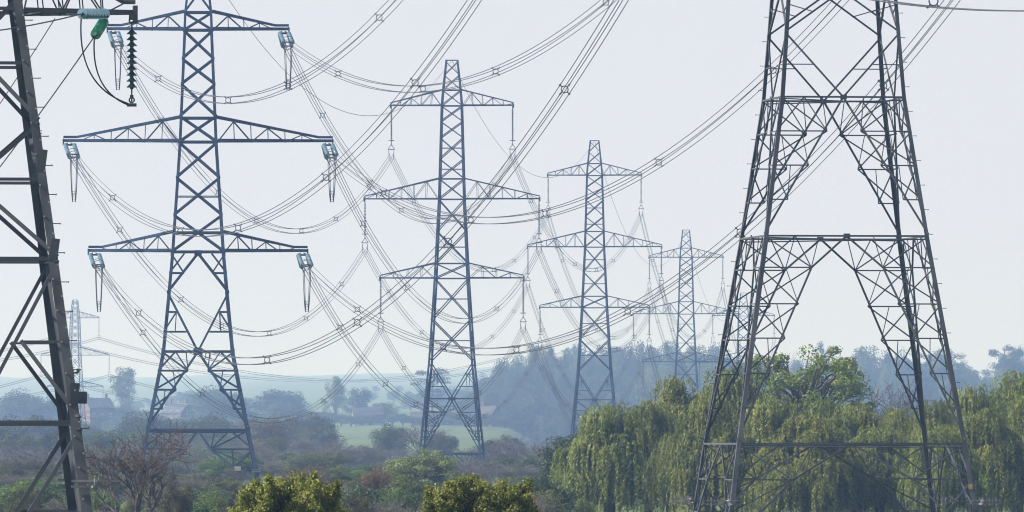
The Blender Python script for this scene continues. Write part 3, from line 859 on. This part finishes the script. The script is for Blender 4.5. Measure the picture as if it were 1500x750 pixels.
def clump_tree(key, seed, H, R, nclump, per, leaf, mat, bark, low=.28, flat=.8, cr=(.24, .42), asp=.7, rough=.45, boxy=1.0, loose=.4, shoots=0):
    """broad crowned tree: uneven crown of leaf clumps on limbs"""
    rng = np.random.default_rng(seed)
    zc = H * (low + 1) / 2; rz = H * (1 - low) / 2
    D = unit(rng.normal(0, 1, (nclump, 3))); D[:, 2] = np.where(D[:, 2] < -.55, -D[:, 2], D[:, 2])
    rad = (.45 + rough * rng.random(nclump) ** .7)
    lob = 1 + .16 * np.sin(3 * np.arctan2(D[:, 1], D[:, 0]) + seed) + .10 * np.sin(5 * D[:, 2] + seed * 2)
    D[:, 2] = np.sign(D[:, 2]) * np.abs(D[:, 2]) ** boxy
    C = D * (rad * lob)[:, None] * np.array([R, R, rz]) + np.array([0, 0, zc])
    CR = R * (cr[0] + (cr[1] - cr[0]) * rng.random(nclump))
    if shoots:
        top_ = np.argsort(-C[:, 2])[:int(nclump * .55)]; add = []; addr = []
        for k in rng.choice(top_, shoots):
            dr = unit(unit(C[k] - np.array([0, 0, zc])) + np.array([0, 0, .8]) + rng.normal(0, .3, 3)); ln_ = R * (.06 + .16 * rng.random())
            for j in range(1, 5): add.append(C[k] + dr * ln_ * j / 2.2); addr.append(R * (.045 - .006 * j))
        C = np.concatenate([C, np.array(add)]); CR = np.concatenate([CR, np.array(addr)]); nclump = len(C)
    idx = rng.integers(0, nclump, nclump * per); n = len(idx)
    u = unit(rng.normal(0, 1, (n, 3)) + np.array([0, 0, .35])); rr = (.55 + .5 * rng.random(n) ** .6)
    P = C[idx] + u * (CR[idx] * rr)[:, None] * np.array([1, 1, flat])
    P += rng.normal(0, leaf * loose, P.shape)
    V, Fc = leaf_quads(P, u + rng.normal(0, .55, u.shape), rng.normal(0, 1, u.shape), leaf * (.6 + .8 * rng.random(n)), asp)
    rnd = np.clip(.55 * rng.random(nclump)[idx] + .45 * rng.random(n), 0, 1)
    crown = mesh_np('crown', V, Fc, mat, rnd)
    segs = []; top = np.array([0, 0, H * low * 1.1]); r0 = H * .022
    segs += limb(rng, (0, 0, -.3), top, r0 * 1.3, r0, 4, .02)
    segs += limb(rng, top, (0, 0, zc + rz * .5), r0, r0 * .35, 5, .05)
    for i in range(nclump):
        h0 = top + np.array([0, 0, (zc - top[2]) * rng.random()]); segs += limb(rng, h0, C[i], r0 * .5, r0 * .10, 4, .06)
    reg(key, seg_mesh('trunk', segs, bark, 5), crown, H, 2 * R)

def bare(key, seed, H, W, counts, mat, r0, buds=None, rmin=.014, per=2, bsize=.12, **kw):
    rng = np.random.default_rng(seed); s, t = branch_tree(rng, H, r0, counts, rmin=rmin, **kw); s, t = fit(s, t, H, W)
    if buds:
        V, Fc, rnd = tips_leaves(rng, t, per, bsize * 1.3, bsize, .7); cm = mesh_np('crown', V, Fc, buds, rnd)
    else: cm = None
    k = s[:, 6] > r0 * .16
    if cm is None:
        reg(key, seg_mesh('trunk', s[k], mat, 5), seg_mesh('crown', s[~k], mat, 3), H, W)
    else:
        reg(key, seg_mesh('trunk', s, mat, 3), cm, H, W)

def willow(key, seed, H, R, nl=16, strands=60):
    """weeping crown: domed lobes shedding long leafy strands"""
    rng = np.random.default_rng(seed); segs = []; allC = []; allT = []; allr = []
    r0 = .35; fork = np.array([0, 0, H * .28]); segs += limb(rng, (0, 0, -.3), fork, r0 * 1.2, r0, 4, .02)
    for i in range(nl):
        a = 2.39996 * i + .5 * rng.random(); q = math.sqrt((i + .5) / nl)
        top = H * (1.0 - .50 * q ** 2.0) * (1.0 - .30 * rng.random() ** 1.5 * (i > 2))
        c = np.array([math.cos(a) * R * q * .84, math.sin(a) * R * q * .84, top])
        lr = R * (.15 + .15 * rng.random())
        segs += limb(rng, fork, c - np.array([0, 0, lr * .5]), r0 * .4, .04, 6, .05)
        lobe_tone = rng.random()
        for s in range(strands):
            b = 2 * math.pi * rng.random(); e = rng.random() ** .6
            out = np.array([math.cos(b), math.sin(b), 0]); rad = lr * e
            p0 = c + out * rad * .75 + np.array([0, 0, lr * (rng.uniform(-1.3, .5) - .4 * e ** 2)])
            L = p0[2] * (.14 + (.30 + .62 * q) * rng.random() ** .8)
            L = min(L, p0[2] - .3)
            n = max(8, int(L / .07)); t = np.linspace(0, 1, n)[:, None]
            sway = rng.normal(0, .10, 2); x = p0 + out * (rad * .30 + .16) * (1 - np.exp(-t * L / (.30 + lr * .25)))
            x = x + np.array([0, 0, 1]) * (.22 * np.sin(np.clip(t * L / .9, 0, math.pi)) - np.maximum(t * L - .25, 0))
            x[:, 0] += sway[0] * (t[:, 0] * L) * .35; x[:, 1] += sway[1] * (t[:, 0] * L) * .35
            ok = np.linspace(0, 1, n) < 1 - .25 * rng.random()
            x = x[ok]; m = len(x)
            x = x + rng.normal(0, .045, x.shape)
            allC.append(x); allT.append(np.tile([0, 0, -1.], (m, 1)) + rng.normal(0, .26, (m, 3)))
            allr.append(np.clip(.36 * lobe_tone + .46 * rng.random() + .18 * rng.random(m), 0, 1))
    C = np.concatenate(allC); T = np.concatenate(allT); rnd = np.concatenate(allr)
    N = rng.normal(0, .5, C.shape) + unit(C * np.array([1, 1, 0])) * .6 + np.array([0, 0, .35])
    V, Fc = leaf_quads(C, N, T, .20 + .14 * rng.random(len(C)), .24)
    reg(key, seg_mesh('trunk', segs, M_BARK, 6), mesh_np('crown', V, Fc, M_WILLOW, rnd), H, 2 * R)

def leafy(key, seed, H, W, counts, mat, bark, r0, per, scatter, leaf, asp=.6, stems=1, **kw):
    """branching tree or shrub with leaves on its twig tips"""
    rng = np.random.default_rng(seed); S, Tt = [], []
    for k in range(stems):
        s, t = branch_tree(rng, H, r0, counts, **kw)
        if stems > 1:
            o = np.array([rng.normal(0, W * .10), rng.normal(0, W * .10), 0]); s[:, 0:3] += o; s[:, 3:6] += o; t = t + o
        S.append(s); Tt.append(t)
    s, t = fit(np.concatenate(S), np.concatenate(Tt), H, W)
    V, Fc, rnd = tips_leaves(rng, t, per, scatter, leaf, asp)
    reg(key, seg_mesh('trunk', s, bark, 4), mesh_np('crown', V, Fc, mat, rnd), H, W)

def conifer(key, seed, H, R, mat):
    rng = np.random.default_rng(seed); segs = limb(rng, (0, 0, -.3), (R * .1, 0, H * .94), H * .022, H * .008, 6, .015); C = []; CR = []
    for k in range(22):
        z = H * (.42 + .56 * rng.random()); a = 6.28 * rng.random(); q = R * (.35 + .65 * rng.random()) * (1.15 - .6 * abs(z / H - .68) * 2)
        c = np.array([math.cos(a) * q * .8, math.sin(a) * q * .8, z]); C.append(c); CR.append(R * (.22 + .2 * rng.random()))
        segs += limb(rng, (R * .05, 0, z - q * .25), c, H * .007, H * .002, 4, .05)
    C = np.array(C); CR = np.array(CR); idx = rng.integers(0, 22, 22 * 170)
    u = unit(rng.normal(0, 1, (len(idx), 3))); P = C[idx] + u * (CR[idx] * rng.random(len(idx)) ** .4)[:, None] * np.array([1.25, 1.25, .38])
    V, Fc = leaf_quads(P, u * .5 + np.array([0, 0, .6]) + rng.normal(0, .4, u.shape), rng.normal(0, 1, u.shape), .34 * (.6 + .8 * rng.random(len(idx))), .7)
    reg(key, seg_mesh('trunk', segs, M_BARK, 5), mesh_np('crown', V, Fc, mat, rng.random(len(idx))), H, 2 * R)

M_DTWIG = plain('dark_red_brown_twigs', (0.095, 0.068, 0.054), (0.05, 0.036, 0.030), 0.7, 0.9)
M_PALEG = leaf_mat('pale_green_leaves', (0.085, 0.11, 0.035), (0.20, 0.22, 0.075), 0.35, 0.6, 0.2, 0.1)
M_OLIVE = leaf_mat('olive_leaves', (0.05, 0.055, 0.02), (0.12, 0.125, 0.045), 0.35, 0.6, 0.2, 0.15)
# prototypes
for k in range(4): willow('willow%d' % k, 11 + k, 11.0, 4.2, 30, 58)
clump_tree('oak', 33, 12.0, 5.6, 95, 150, .20, M_OAK, M_BARK, .42, .75, (.09, .17), .75, .58, .8)
clump_tree('hawthorn', 41, 3.4, 1.35, 340, 190, .054, M_HAW, M_BARK, .25, 1.0, (.05, .11), .7, .52, .7, .9, 46)
leafy('russet_shrub', 51, 4, 4.2, [5, 5, 4, 3], M_RUST, M_TWIG, .06, 8, .06, .085, .7, stems=3, spread=.8, up=.5, trunk=.3, shrink=.6, rmin=.01)
leafy('ochre_shrub', 53, 4, 3.2, [5, 5, 4, 3], M_ORANGE, M_TWIG, .06, 7, .06, .085, .7, stems=3, spread=.65, up=.7, trunk=.34, shrink=.6, rmin=.01)
clump_tree('green_bush', 61, 6.0, 2.8, 46, 330, .17, M_MIDG, M_BARK, .10, .9, (.20, .36))
clump_tree('dark_bush', 63, 5.0, 2.6, 42, 300, .16, M_DARKL, M_BARK, .06, .9, (.20, .36))
clump_tree('pale_bush', 69, 6.0, 2.8, 60, 230, .15, M_PALEG, M_BARKG, .08, .9, (.14, .28), .65, .55)
clump_tree('olive_bush', 67, 5.5, 2.8, 60, 180, .16, M_OLIVE, M_BARKG, .08, .9, (.14, .28), .6, .55)
clump_tree('dark_tree', 65, 8.0, 2.6, 44, 330, .17, M_DARKL, M_BARK, .15, .9, (.22, .36))
clump_tree('far_broadleaf0', 71, 16, 5.6, 46, 110, .50, M_FARG, M_BARK, .06, .85)
clump_tree('far_broadleaf1', 73, 18, 5.0, 44, 110, .50, M_FARG, M_BARK, .08, .85)
clump_tree('far_broadleaf2', 75, 15, 6.4, 52, 110, .50, M_FARG, M_BARK, .04, .8)
clump_tree('far_broadleaf3', 77, 19, 5.2, 40, 120, .46, M_PALE, M_BARKG, .10, .9, (.20, .34))
clump_tree('round_tree', 79, 9, 5.6, 52, 200, .34, M_FARG, M_BARK, .05, .85)
conifer('pine', 81, 17, 5.4, M_PINE); conifer('pine2', 83, 18, 5.0, M_PINE)
bare('bare_tree', 92, 9.0, 7.2, [5, 5, 4, 4, 3], M_DTWIG, .15, rmin=.016, spread=.8, up=.35, trunk=.30, shrink=.64)
bare('bare_far', 93, 11, 11, [6, 5, 5, 4, 2], M_TWIGP, .22, rmin=.022, spread=.75, up=.4, trunk=.26, shrink=.62)
bare('bare_far2', 95, 12, 10, [6, 5, 4, 4, 2], M_TWIGP, .22, M_TAN, .022, 4, .22, spread=.7, up=.45, trunk=.26, shrink=.62)
bare('bare_scrub', 97, 6, 8, [7, 6, 5, 4], M_TWIGP, .10, rmin=.02, spread=.8, up=.6, trunk=.16, shrink=.66)
bare('bud_scrub', 99, 6, 8, [7, 6, 5, 3], M_TWIG, .10, M_TAN, .018, 3, .13, spread=.8, up=.6, trunk=.16, shrink=.66)

def plant(key, name, x, ytop, wpx, Y, label, cat='tree', group=None, rot=None, sink=0.0):
    tme, cme, H, W, names = PROTO[key]
    if Y > 2100: Y *= 1.45
    X = (x - 750.0) * Y / F; zg = ground(X, Y) - 0.1 - sink; ht = CZ + (HZ - ytop) * Y / F - zg
    o = empty(name, (X, Y, zg), random.uniform(0, 6.28) if rot is None else rot)
    sw = wpx * Y / F / W; o.scale = (sw, sw, ht / H)
    link(names[0], tme, o); link(names[1], cme, o)
    tag(o, label, cat, group)
    return o

# willows behind the large dark pylon
WG = 'weeping willows behind the large dark pylon'
WL = 'yellow green weeping willow in the dense row behind the large dark pylon'
plant('willow0', 'willow_tree', 893, 592, 190, 552, 'weeping willow at the open end of the row beside the dark round tree', 'tree', WG, 0.4)
for k, (x, yt, w, Y) in enumerate([(985, 556, 190, 575), (1070, 538, 195, 590), (950, 590, 150, 566), (1135, 582, 190, 560), (1040, 585, 180, 548), (1205, 586, 190, 582), (1255, 594, 170, 560),
                                   (1318, 598, 150, 590), (1180, 610, 200, 540), (1368, 588, 150, 572), (1290, 625, 170, 545), (1425, 566, 170, 585), (1490, 548, 190, 590), (1445, 600, 170, 556), (1380, 625, 160, 540), (1530, 570, 180, 570)]):
    plant('willow%d' % ((k + 1) % 4), 'willow_tree', x, yt, w, Y, WL, 'tree', WG)
plant('oak', 'oak_tree', 1178, 522, 225, 650, 'green open crowned tree with dark branches rising above the willows', 'tree', rot=1.0)
plant('bare_far', 'bare_tree', 1303, 552, 120, 760, 'bare grey tree filling the gap between oak and willows', 'tree', rot=.3)
plant('bare_tree', 'bare_tree', 1535, 505, 130, 640, 'dark bare branches rising beyond the end of the willows', 'tree', rot=.8)
plant('dark_tree', 'dark_tree', 828, 640, 95, 640, 'dark green round tree at the end of the willow row', 'tree')
plant('dark_bush', 'green_shrub', 790, 700, 110, 480, 'dull green shrub below the dark round tree beside the willows', 'shrub')
plant('bud_scrub', 'twiggy_shrub', 760, 706, 120, 420, 'grey brown twiggy shrub next to the hawthorn', 'shrub')

# hawthorns in front
plant('hawthorn', 'hawthorn_bush', 425, 702, 180, 190, 'pale leaved hawthorn bush in front of the stout pylon', 'bush', rot=2.2)
plant('hawthorn', 'hawthorn_bush', 698, 706, 172, 200, 'yellow green hawthorn bush in front of the slim pylon', 'bush', rot=4.4)
plant('ochre_shrub', 'russet_shrub', 770, 712, 55, 230, 'small orange brown shrub against the yellow green hawthorn', 'shrub')
# shrubs at the feet of the pylons
plant('green_bush', 'green_shrub', 342, 668, 95, 815, 'fresh green bush behind the foot of the stout pylon', 'shrub')
plant('dark_bush', 'green_shrub', 395, 706, 150, 640, 'dark green shrub behind the pale leaved hawthorn', 'shrub')
plant('russet_shrub', 'russet_shrub', 442, 676, 95, 600, 'russet brown shrub rising behind the pale leaved hawthorn', 'shrub')
plant('ochre_shrub', 'russet_shrub', 546, 684, 58, 600, 'ochre orange shrub between the two hawthorns', 'shrub')
plant('dark_bush', 'green_shrub', 518, 712, 80, 480, 'low dark green shrub below the ochre shrub', 'shrub')
plant('pale_bush', 'green_shrub', 618, 662, 112, 640, 'light green bush before the foot of the slim pylon', 'shrub')
plant('green_bush', 'green_shrub', 590, 700, 90, 520, 'green bush low beside the light green one', 'shrub')
plant('green_bush', 'green_shrub', 45, 706, 120, 500, 'green shrub behind the weathered pylon leg', 'shrub')
plant('green_bush', 'green_shrub', 140, 690, 80, 620, 'olive green shrub between the weathered pylon and the bare tree', 'shrub')
plant('dark_bush', 'green_shrub', 300, 715, 110, 560, 'dull green shrub behind the foot of the bare tree', 'shrub')
plant('bare_tree', 'bare_tree', 222, 600, 215, 430, 'bare reddish brown tree in front of the stout pylon', 'tree', rot=.2)
SG = 'grey brown scrub in the valley'
for x, yt, w, Y, kk in [(70, 655, 150, 900, 0), (20, 660, 160, 1000, 1), (150, 650, 130, 950, 1), (265, 690, 120, 650, 1), (300, 660, 130, 1000, 0), (395, 672, 130, 1000, 0), (470, 690, 120, 800, 1),
                        (565, 680, 120, 1000, 0), (700, 650, 120, 1180, 0), (745, 640, 120, 1150, 0), (790, 648, 110, 1120, 0), (820, 655, 100, 1050, 1), (725, 672, 110, 950, 0), (770, 676, 110, 900, 1), (680, 680, 100, 900, 0), (650, 690, 90, 850, 1),
                        (110, 690, 140, 700, 0), (20, 690, 150, 720, 1), (480, 715, 110, 560, 0), (250, 720, 120, 520, 1), (180, 712, 120, 560, 0), (560, 725, 110, 470, 1), (345, 700, 90, 600, 0), (655, 712, 100, 600, 1)]:
    plant('bare_scrub' if kk == 0 else 'bud_scrub', 'twiggy_shrub', x, yt, w, Y, 'purple grey leafless shrub thicket in the valley scrub' if kk == 0 else 'tan twiggy shrub with first buds in the valley scrub', 'shrub', SG if kk == 0 else 'tan shrubs in the valley scrub')

VG = 'bare thickets of the valley floor'
KINDS = [('bare_scrub', 'twiggy_shrub', 'purple grey leafless thicket of the valley floor', 'bare thickets of the valley floor'),
         ('bud_scrub', 'twiggy_shrub', 'tan budding thicket of the valley floor', 'tan thickets of the valley floor'),
         ('round_tree', 'hazy_bush', 'dull green hazy bush among the thickets of the valley floor', 'green bushes of the valley floor'),
         ('olive_bush', 'olive_shrub', 'olive green shrub among the thickets of the valley floor', 'olive shrubs of the valley floor'),
         ('bare_far2', 'budding_tree', 'tan budding tree above the thickets of the valley floor', 'budding trees of the valley floor'),
         ('bare_far', 'bare_tree', 'grey leafless tree above the thickets of the valley floor', 'leafless trees of the valley floor'),
         ('green_bush', 'green_shrub', 'fresh green shrub among the thickets of the valley floor', 'fresh green shrubs of the valley floor'),
         ('far_broadleaf2', 'valley_tree', 'rounded hazy green tree on the valley floor below the houses', 'rounded trees of the valley floor')]
for row, (Y, y0, st, pick) in enumerate(((1950, 614, 30, (2, 4, 7, 7)), (1700, 628, 32, (2, 4, 5, 7)), (1400, 641, 32, (2, 4, 5, 3, 7)), (1150, 658, 36, (0, 2, 4, 3, 5)), (930, 674, 42, (0, 4, 3, 2, 5)),
                                         (760, 690, 46, (3, 3, 2, 0, 6)), (600, 708, 50, (3, 6, 1, 6)), (480, 726, 54, (3, 6, 1, 3)))):
    for k, x in enumerate(range(-20, 470 if row < 3 else 860, st)):
        kk = KINDS[random.choice(pick)]
        plant(kk[0], kk[1], x + random.uniform(-9, 9), y0 + random.uniform(-10, 9), random.uniform(56, 92), Y + random.uniform(-60, 60), kk[2], 'tree' if kk[1].endswith('tree') else 'shrub', kk[3])
# middle distance
plant('bare_far', 'bare_tree', 496, 640, 110, 1150, 'wide bare dark tree standing before the green field', 'tree', rot=1.3)
plant('bare_far', 'bare_tree', 622, 614, 80, 1330, 'bare grey tree at the edge of the field by the slim pylon', 'tree', rot=3.3)
plant('bare_far2', 'bare_tree', 418, 600, 110, 1400, 'tall tan leafed bare tree beside the green field', 'tree', rot=.3)
plant('bare_far2', 'bare_tree', 372, 640, 80, 1300, 'smaller tan tree beside the tall tan one', 'tree', rot=2.3)
plant('round_tree', 'round_tree', 572, 624, 58, 1550, 'rounded dull green tree standing in the green field', 'tree')
plant('round_tree', 'round_tree', 648, 634, 46, 1500, 'dark rounded tree in the field behind the slim pylon legs', 'tree')
plant('round_tree', 'round_tree', 430, 666, 70, 1100, 'low rounded blue green bush below the tall tan tree', 'tree')
plant('round_tree', 'round_tree', 330, 640, 90, 1500, 'dull round tree seen between the stout pylon legs', 'tree')
MG = 'trees along the valley floor'
for x, yt, w, Y in [(5, 628, 80, 1500), (60, 634, 70, 1450), (110, 640, 70, 1400), (165, 632, 80, 1500), (240, 636, 80, 1450), (290, 640, 70, 1500), (200, 645, 70, 1350), (470, 655, 60, 1300), (530, 655, 60, 1400), (740, 640, 60, 1500), (700, 650, 50, 1450)]:
    plant(random.choice(['round_tree', 'bare_far2', 'bare_far']), 'valley_tree', x, yt, w, Y, 'hazy tree of the low belt along the valley floor', 'tree', MG)
# far trees by the houses
for x, yt, w, Y, key, lab in [(181, 543, 50, 2580, 'far_broadleaf3', 'tall pale green tree beside the distant brick house'), (28, 572, 72, 2400, 'far_broadleaf2', 'broad hazy tree behind the weathered pylon legs'),
                              (312, 567, 75, 2450, 'far_broadleaf2', 'broad dark hazy tree between the stout pylon legs'), (408, 569, 80, 2450, 'far_broadleaf0', 'broad hazy tree on the rise beside the stout pylon'),
                              (491, 555, 34, 2520, 'far_broadleaf3', 'slender pale tree beside the hazy white house'), (526, 570, 44, 2500, 'far_broadleaf1', 'hazy tree behind the white house roof'),
                              (563, 588, 44, 2480, 'far_broadleaf0', 'low dark hazy tree beside the white house'), (634, 539, 62, 2520, 'pine', 'dark flat topped pine standing above the green field')]:
    plant(key, 'distant_tree', x, yt, w, Y, lab, 'tree')
HG = 'trees of the far hedgerow'
for k, x in enumerate(list(range(-10, 480, 21))):
    if 110 < x < 165 or 240 < x < 268: yy = 622
    else: yy = 592 + 12 * math.sin(x * .07) + random.uniform(-6, 8)
    plant('far_broadleaf%d' % random.choice([0, 1, 2, 2]), 'hedgerow_tree', x, yy, random.uniform(34, 50), random.uniform(2360, 2480), 'hazy blue green tree of the far hedgerow by the houses', 'tree', HG)
for k, x in enumerate(range(-10, 480, 17)):
    plant('far_broadleaf%d' % random.choice([0, 1, 2, 3]), 'hedge_shrub', x, 614 + random.uniform(-8, 8), random.uniform(28, 42), random.uniform(2180, 2300), 'low hazy bush of the belt below the distant houses', 'shrub', 'bushes below the distant houses')
for k, x in enumerate(range(440, 720, 15)):
    plant('far_broadleaf%d' % random.choice([0, 2]), 'hedge_shrub', x, 606 + random.uniform(-5, 5), random.uniform(24, 36), random.uniform(2380, 2410), 'low hazy shrub of the hedge along the top of the green field', 'shrub', 'hedge along the top of the field')
# tree lines on the far pale hills
for Y, st, amp_ in ((4700, 30, .9), (5600, 40, .6), (6600, 36, .5)):
    x = -20 + random.uniform(0, 30)
    while x < 740:
        if math.sin(x * .021 + Y) + .6 * math.sin(x * .053 + Y * 2) > -.35:
            yy = Y + random.uniform(-150, 150); X = (x - 750) * yy / F; zt_ = ground(X, yy) + random.uniform(9, 15) * amp_
            tme, cme, H, W, names = PROTO['far_broadleaf%d' % random.choice([0, 2])]
            o = empty('hill_tree', (X, yy, ground(X, yy) - .4), random.uniform(0, 6)); k = (zt_ - ground(X, yy)) / H; o.scale = (k * 1.4, k * 1.4, k)
            link('trunk', tme, o); link('crown', cme, o); tag(o, 'faint tree of a tree line on the far pale hills', 'tree', 'tree lines on the far hills')
        x += st * random.uniform(.35, 1.0)
# the wooded hill
WH = 'trees of the wooded hill'
def ridge(x): return float(np.interp(x, [680, 700, 735, 780, 850, 920, 1000, 1060, 1100, 1140, 1180, 1260, 1300, 1380, 1420, 1445, 1480, 1520], [585, 552, 524, 515, 510, 506, 502, 508, 522, 540, 535, 522, 516, 520, 530, 544, 516, 512]))
for Y, off, x0, step in ((2660, 0, 690, 21), (2540, 16, 690, 22), (2430, 38, 695, 23), (2330, 64, 700, 24), (2230, 92, 715, 26)):
    x = x0
    while x < 1530:
        if off < 60 or x < 1010:
            plant('far_broadleaf%d' % random.choice([0, 0, 1, 1, 2, 2, 3]), 'woodland_tree', x + random.uniform(-5, 5), ridge(x) + off + random.uniform(-7, 9), random.uniform(34, 56), Y + random.uniform(-35, 35),
                  'hazy blue green tree among the crowns of the wooded hill', 'tree', WH)
        x += step
for x, yt, w, key, lab in [(1207, 501, 34, 'pine', 'dark pine standing up from the ridge behind the open crowned tree'), (1395, 512, 44, 'pine2', 'flat topped pine on the ridge beside the large pylon leg'),
                      (1472, 506, 60, 'pine', 'spreading dark pine on the ridge above the last willows'), (1345, 512, 50, 'pine2', 'dark pine seen between the legs of the large pylon on the ridge')]:
    plant(key, 'pine_tree', x, yt, w, 2500, lab, 'tree')
plant('bare_far', 'bare_tree', 1155, 512, 40, 2480, 'faint bare tree on the ridge beside the large pylon leg', 'tree')
for k in range(26):
    x = 700 + k * 13; plant('round_tree', 'woodland_shrub', x, 606 + random.uniform(-8, 22), random.uniform(26, 44), random.uniform(2120, 2190) if x > 780 else random.uniform(2240, 2300), 'pale hazy shrub at the foot of the wooded hill', 'shrub', 'shrubs at the foot of the wooded hill')

# ------------------------------------------------------------------ distant houses
M_BRICK = plain('brick_wall', (0.11, 0.068, 0.052), (0.09, 0.055, 0.042), 1.5, .85)
M_WHITEW = plain('white_wall', (0.25, 0.24, 0.22), None, 1, .8)
M_SLATE = plain('slate_roof', (0.026, 0.030, 0.040), (0.018, 0.022, 0.03), 2, .7)
M_TILE = plain('red_tile_roof', (0.040, 0.032, 0.032), (0.03, 0.026, 0.026), 2, .8)
M_PANE = plain('window_glass', (0.03, 0.035, 0.04), None, 1, .1)
M_FRAME = plain('white_frame', (0.7, 0.7, 0.68), None, 1, .5)
def house(x, Y, L, D, hw, hr, rot, wall, roof, label, chim=2, storeys=2, lift=0.0):
    X = (x - 750) * Y / F; o = empty('house', (X, Y, ground(X, Y) + lift), rot); tag(o, label, 'house')
    mb = MB(); mb.box((0, 0, hw / 2 - .5), (L, D, hw + 1))
    for sx in (-1, 1):
        a = sx * L / 2
        mb.add([(a, -D / 2, hw), (a, D / 2, hw), (a, 0, hw + hr), (a - sx * .3, -D / 2, hw), (a - sx * .3, D / 2, hw), (a - sx * .3, 0, hw + hr)], [(0, 1, 2), (3, 5, 4), (0, 2, 5, 3), (1, 4, 5, 2), (0, 3, 4, 1)])
    mb.build('wall', wall, o)
    mb = MB(); e = .4
    for sy in (-1, 1):
        y0, z0 = sy * (D / 2 + e), hw - e * hr / (D / 2); l = L / 2 + .35
        mb.add([(-l, y0, z0 + .02), (l, y0, z0 + .02), (l, 0, hw + hr + .02), (-l, 0, hw + hr + .02), (-l, y0, z0 + .24), (l, y0, z0 + .24), (l, 0, hw + hr + .26), (-l, 0, hw + hr + .26)],
               [(0, 1, 2, 3), (7, 6, 5, 4), (0, 4, 5, 1), (3, 2, 6, 7), (0, 3, 7, 4), (1, 5, 6, 2)])
    ro = mb.build('roof', roof, o)
    for k in range(chim):
        mb = MB(); cx = (-.38 + .76 * k) * L; mb.box((cx, 0, hw + hr + .5), (.9, .7, 2.2)); mb.box((cx, 0, hw + hr + 1.66), (1.05, .85, .16)); mb.tube([(cx, 0, hw + hr + 1.7), (cx, 0, hw + hr + 2.1)], .16, 8); mb.build('chimney', M_BRICK, ro)
    for fl in range(storeys):
        n = max(2, int(L / 2.8))
        for k in range(n):
            cx = -L / 2 + L * (k + .5) / n; cz = 1.5 + fl * 2.7
            mb = MB(); mb.box((cx, -D / 2 - .03, cz), (1.2, .1, 1.4)); w = mb.build('window', M_FRAME, o)
            for j in (-1, 1):
                mb = MB(); mb.box((cx + j * .28, -D / 2 - .09, cz), (.48, .04, 1.22)); mb.build('pane', M_PANE, w)
        for sx in (-1, 1):
            mb = MB(); mb.box((sx * (L / 2 + .03), 0, 1.5 + fl * 2.7), (.1, 1.2, 1.4)); w = mb.build('window', M_FRAME, o)
            mb = MB(); mb.box((sx * (L / 2 + .09), 0, 1.5 + fl * 2.7), (.04, 1.0, 1.2)); mb.build('pane', M_PANE, w)
    mb = MB(); mb.box((L * .04, -D / 2 - .04, 1.0), (1.0, .1, 2.05)); mb.build('door', M_SLATE, o)
house(142, 3540, 10, 9, 9.6, 3.4, .5, M_BRICK, M_SLATE, 'brick house with grey roof beside the faint hazy pylon', 2, 3)
house(261, 3560, 10, 8, 6.8, 3.4, -.7, M_BRICK, M_SLATE, 'gabled house with chimney showing between the stout pylon legs', 2, 3)
house(538, 3540, 11, 8, 3.4, 3.2, .15, M_WHITEW, M_SLATE, 'pale low house with grey roof among trees above the field', 1, 1)
house(716, 3330, 6, 7, 4.5, 2.6, -.5, M_BRICK, M_TILE, 'small pinkish house at the edge of the wooded hill', 1, 1)
house(655, 3500, 26, 8, 2.4, 2.4, .05, M_BRICK, M_TILE, 'long low building with red roof behind the slim pylon', 0, 1)

# ------------------------------------------------------------------ haze
mb = MB(); mb.box((0, 6560, 56), (4760, 13840, 136))
hz = mb.build('haze', None); hz['kind'] = 'stuff'
hz['label'] = 'pale blue haze lying over the valley'; hz['category'] = 'haze'
hm = bpy.data.materials.new('haze'); hm.use_nodes = True
for nd in list(hm.node_tree.nodes):
    if nd.type != 'OUTPUT_MATERIAL': hm.node_tree.nodes.remove(nd)
pv = hm.node_tree.nodes.new('ShaderNodeVolumePrincipled')
pv.inputs['Color'].default_value = (*HAZE_COLOR, 1); pv.inputs['Density'].default_value = HAZE_DENSITY
pv.inputs['Absorption Color'].default_value = (1, 1, 1, 1)
pv.inputs['Anisotropy'].default_value = 0.46
hm.node_tree.links.new(pv.outputs[0], hm.node_tree.nodes['Material Output'].inputs['Volume'])
hz.data.materials.append(hm)
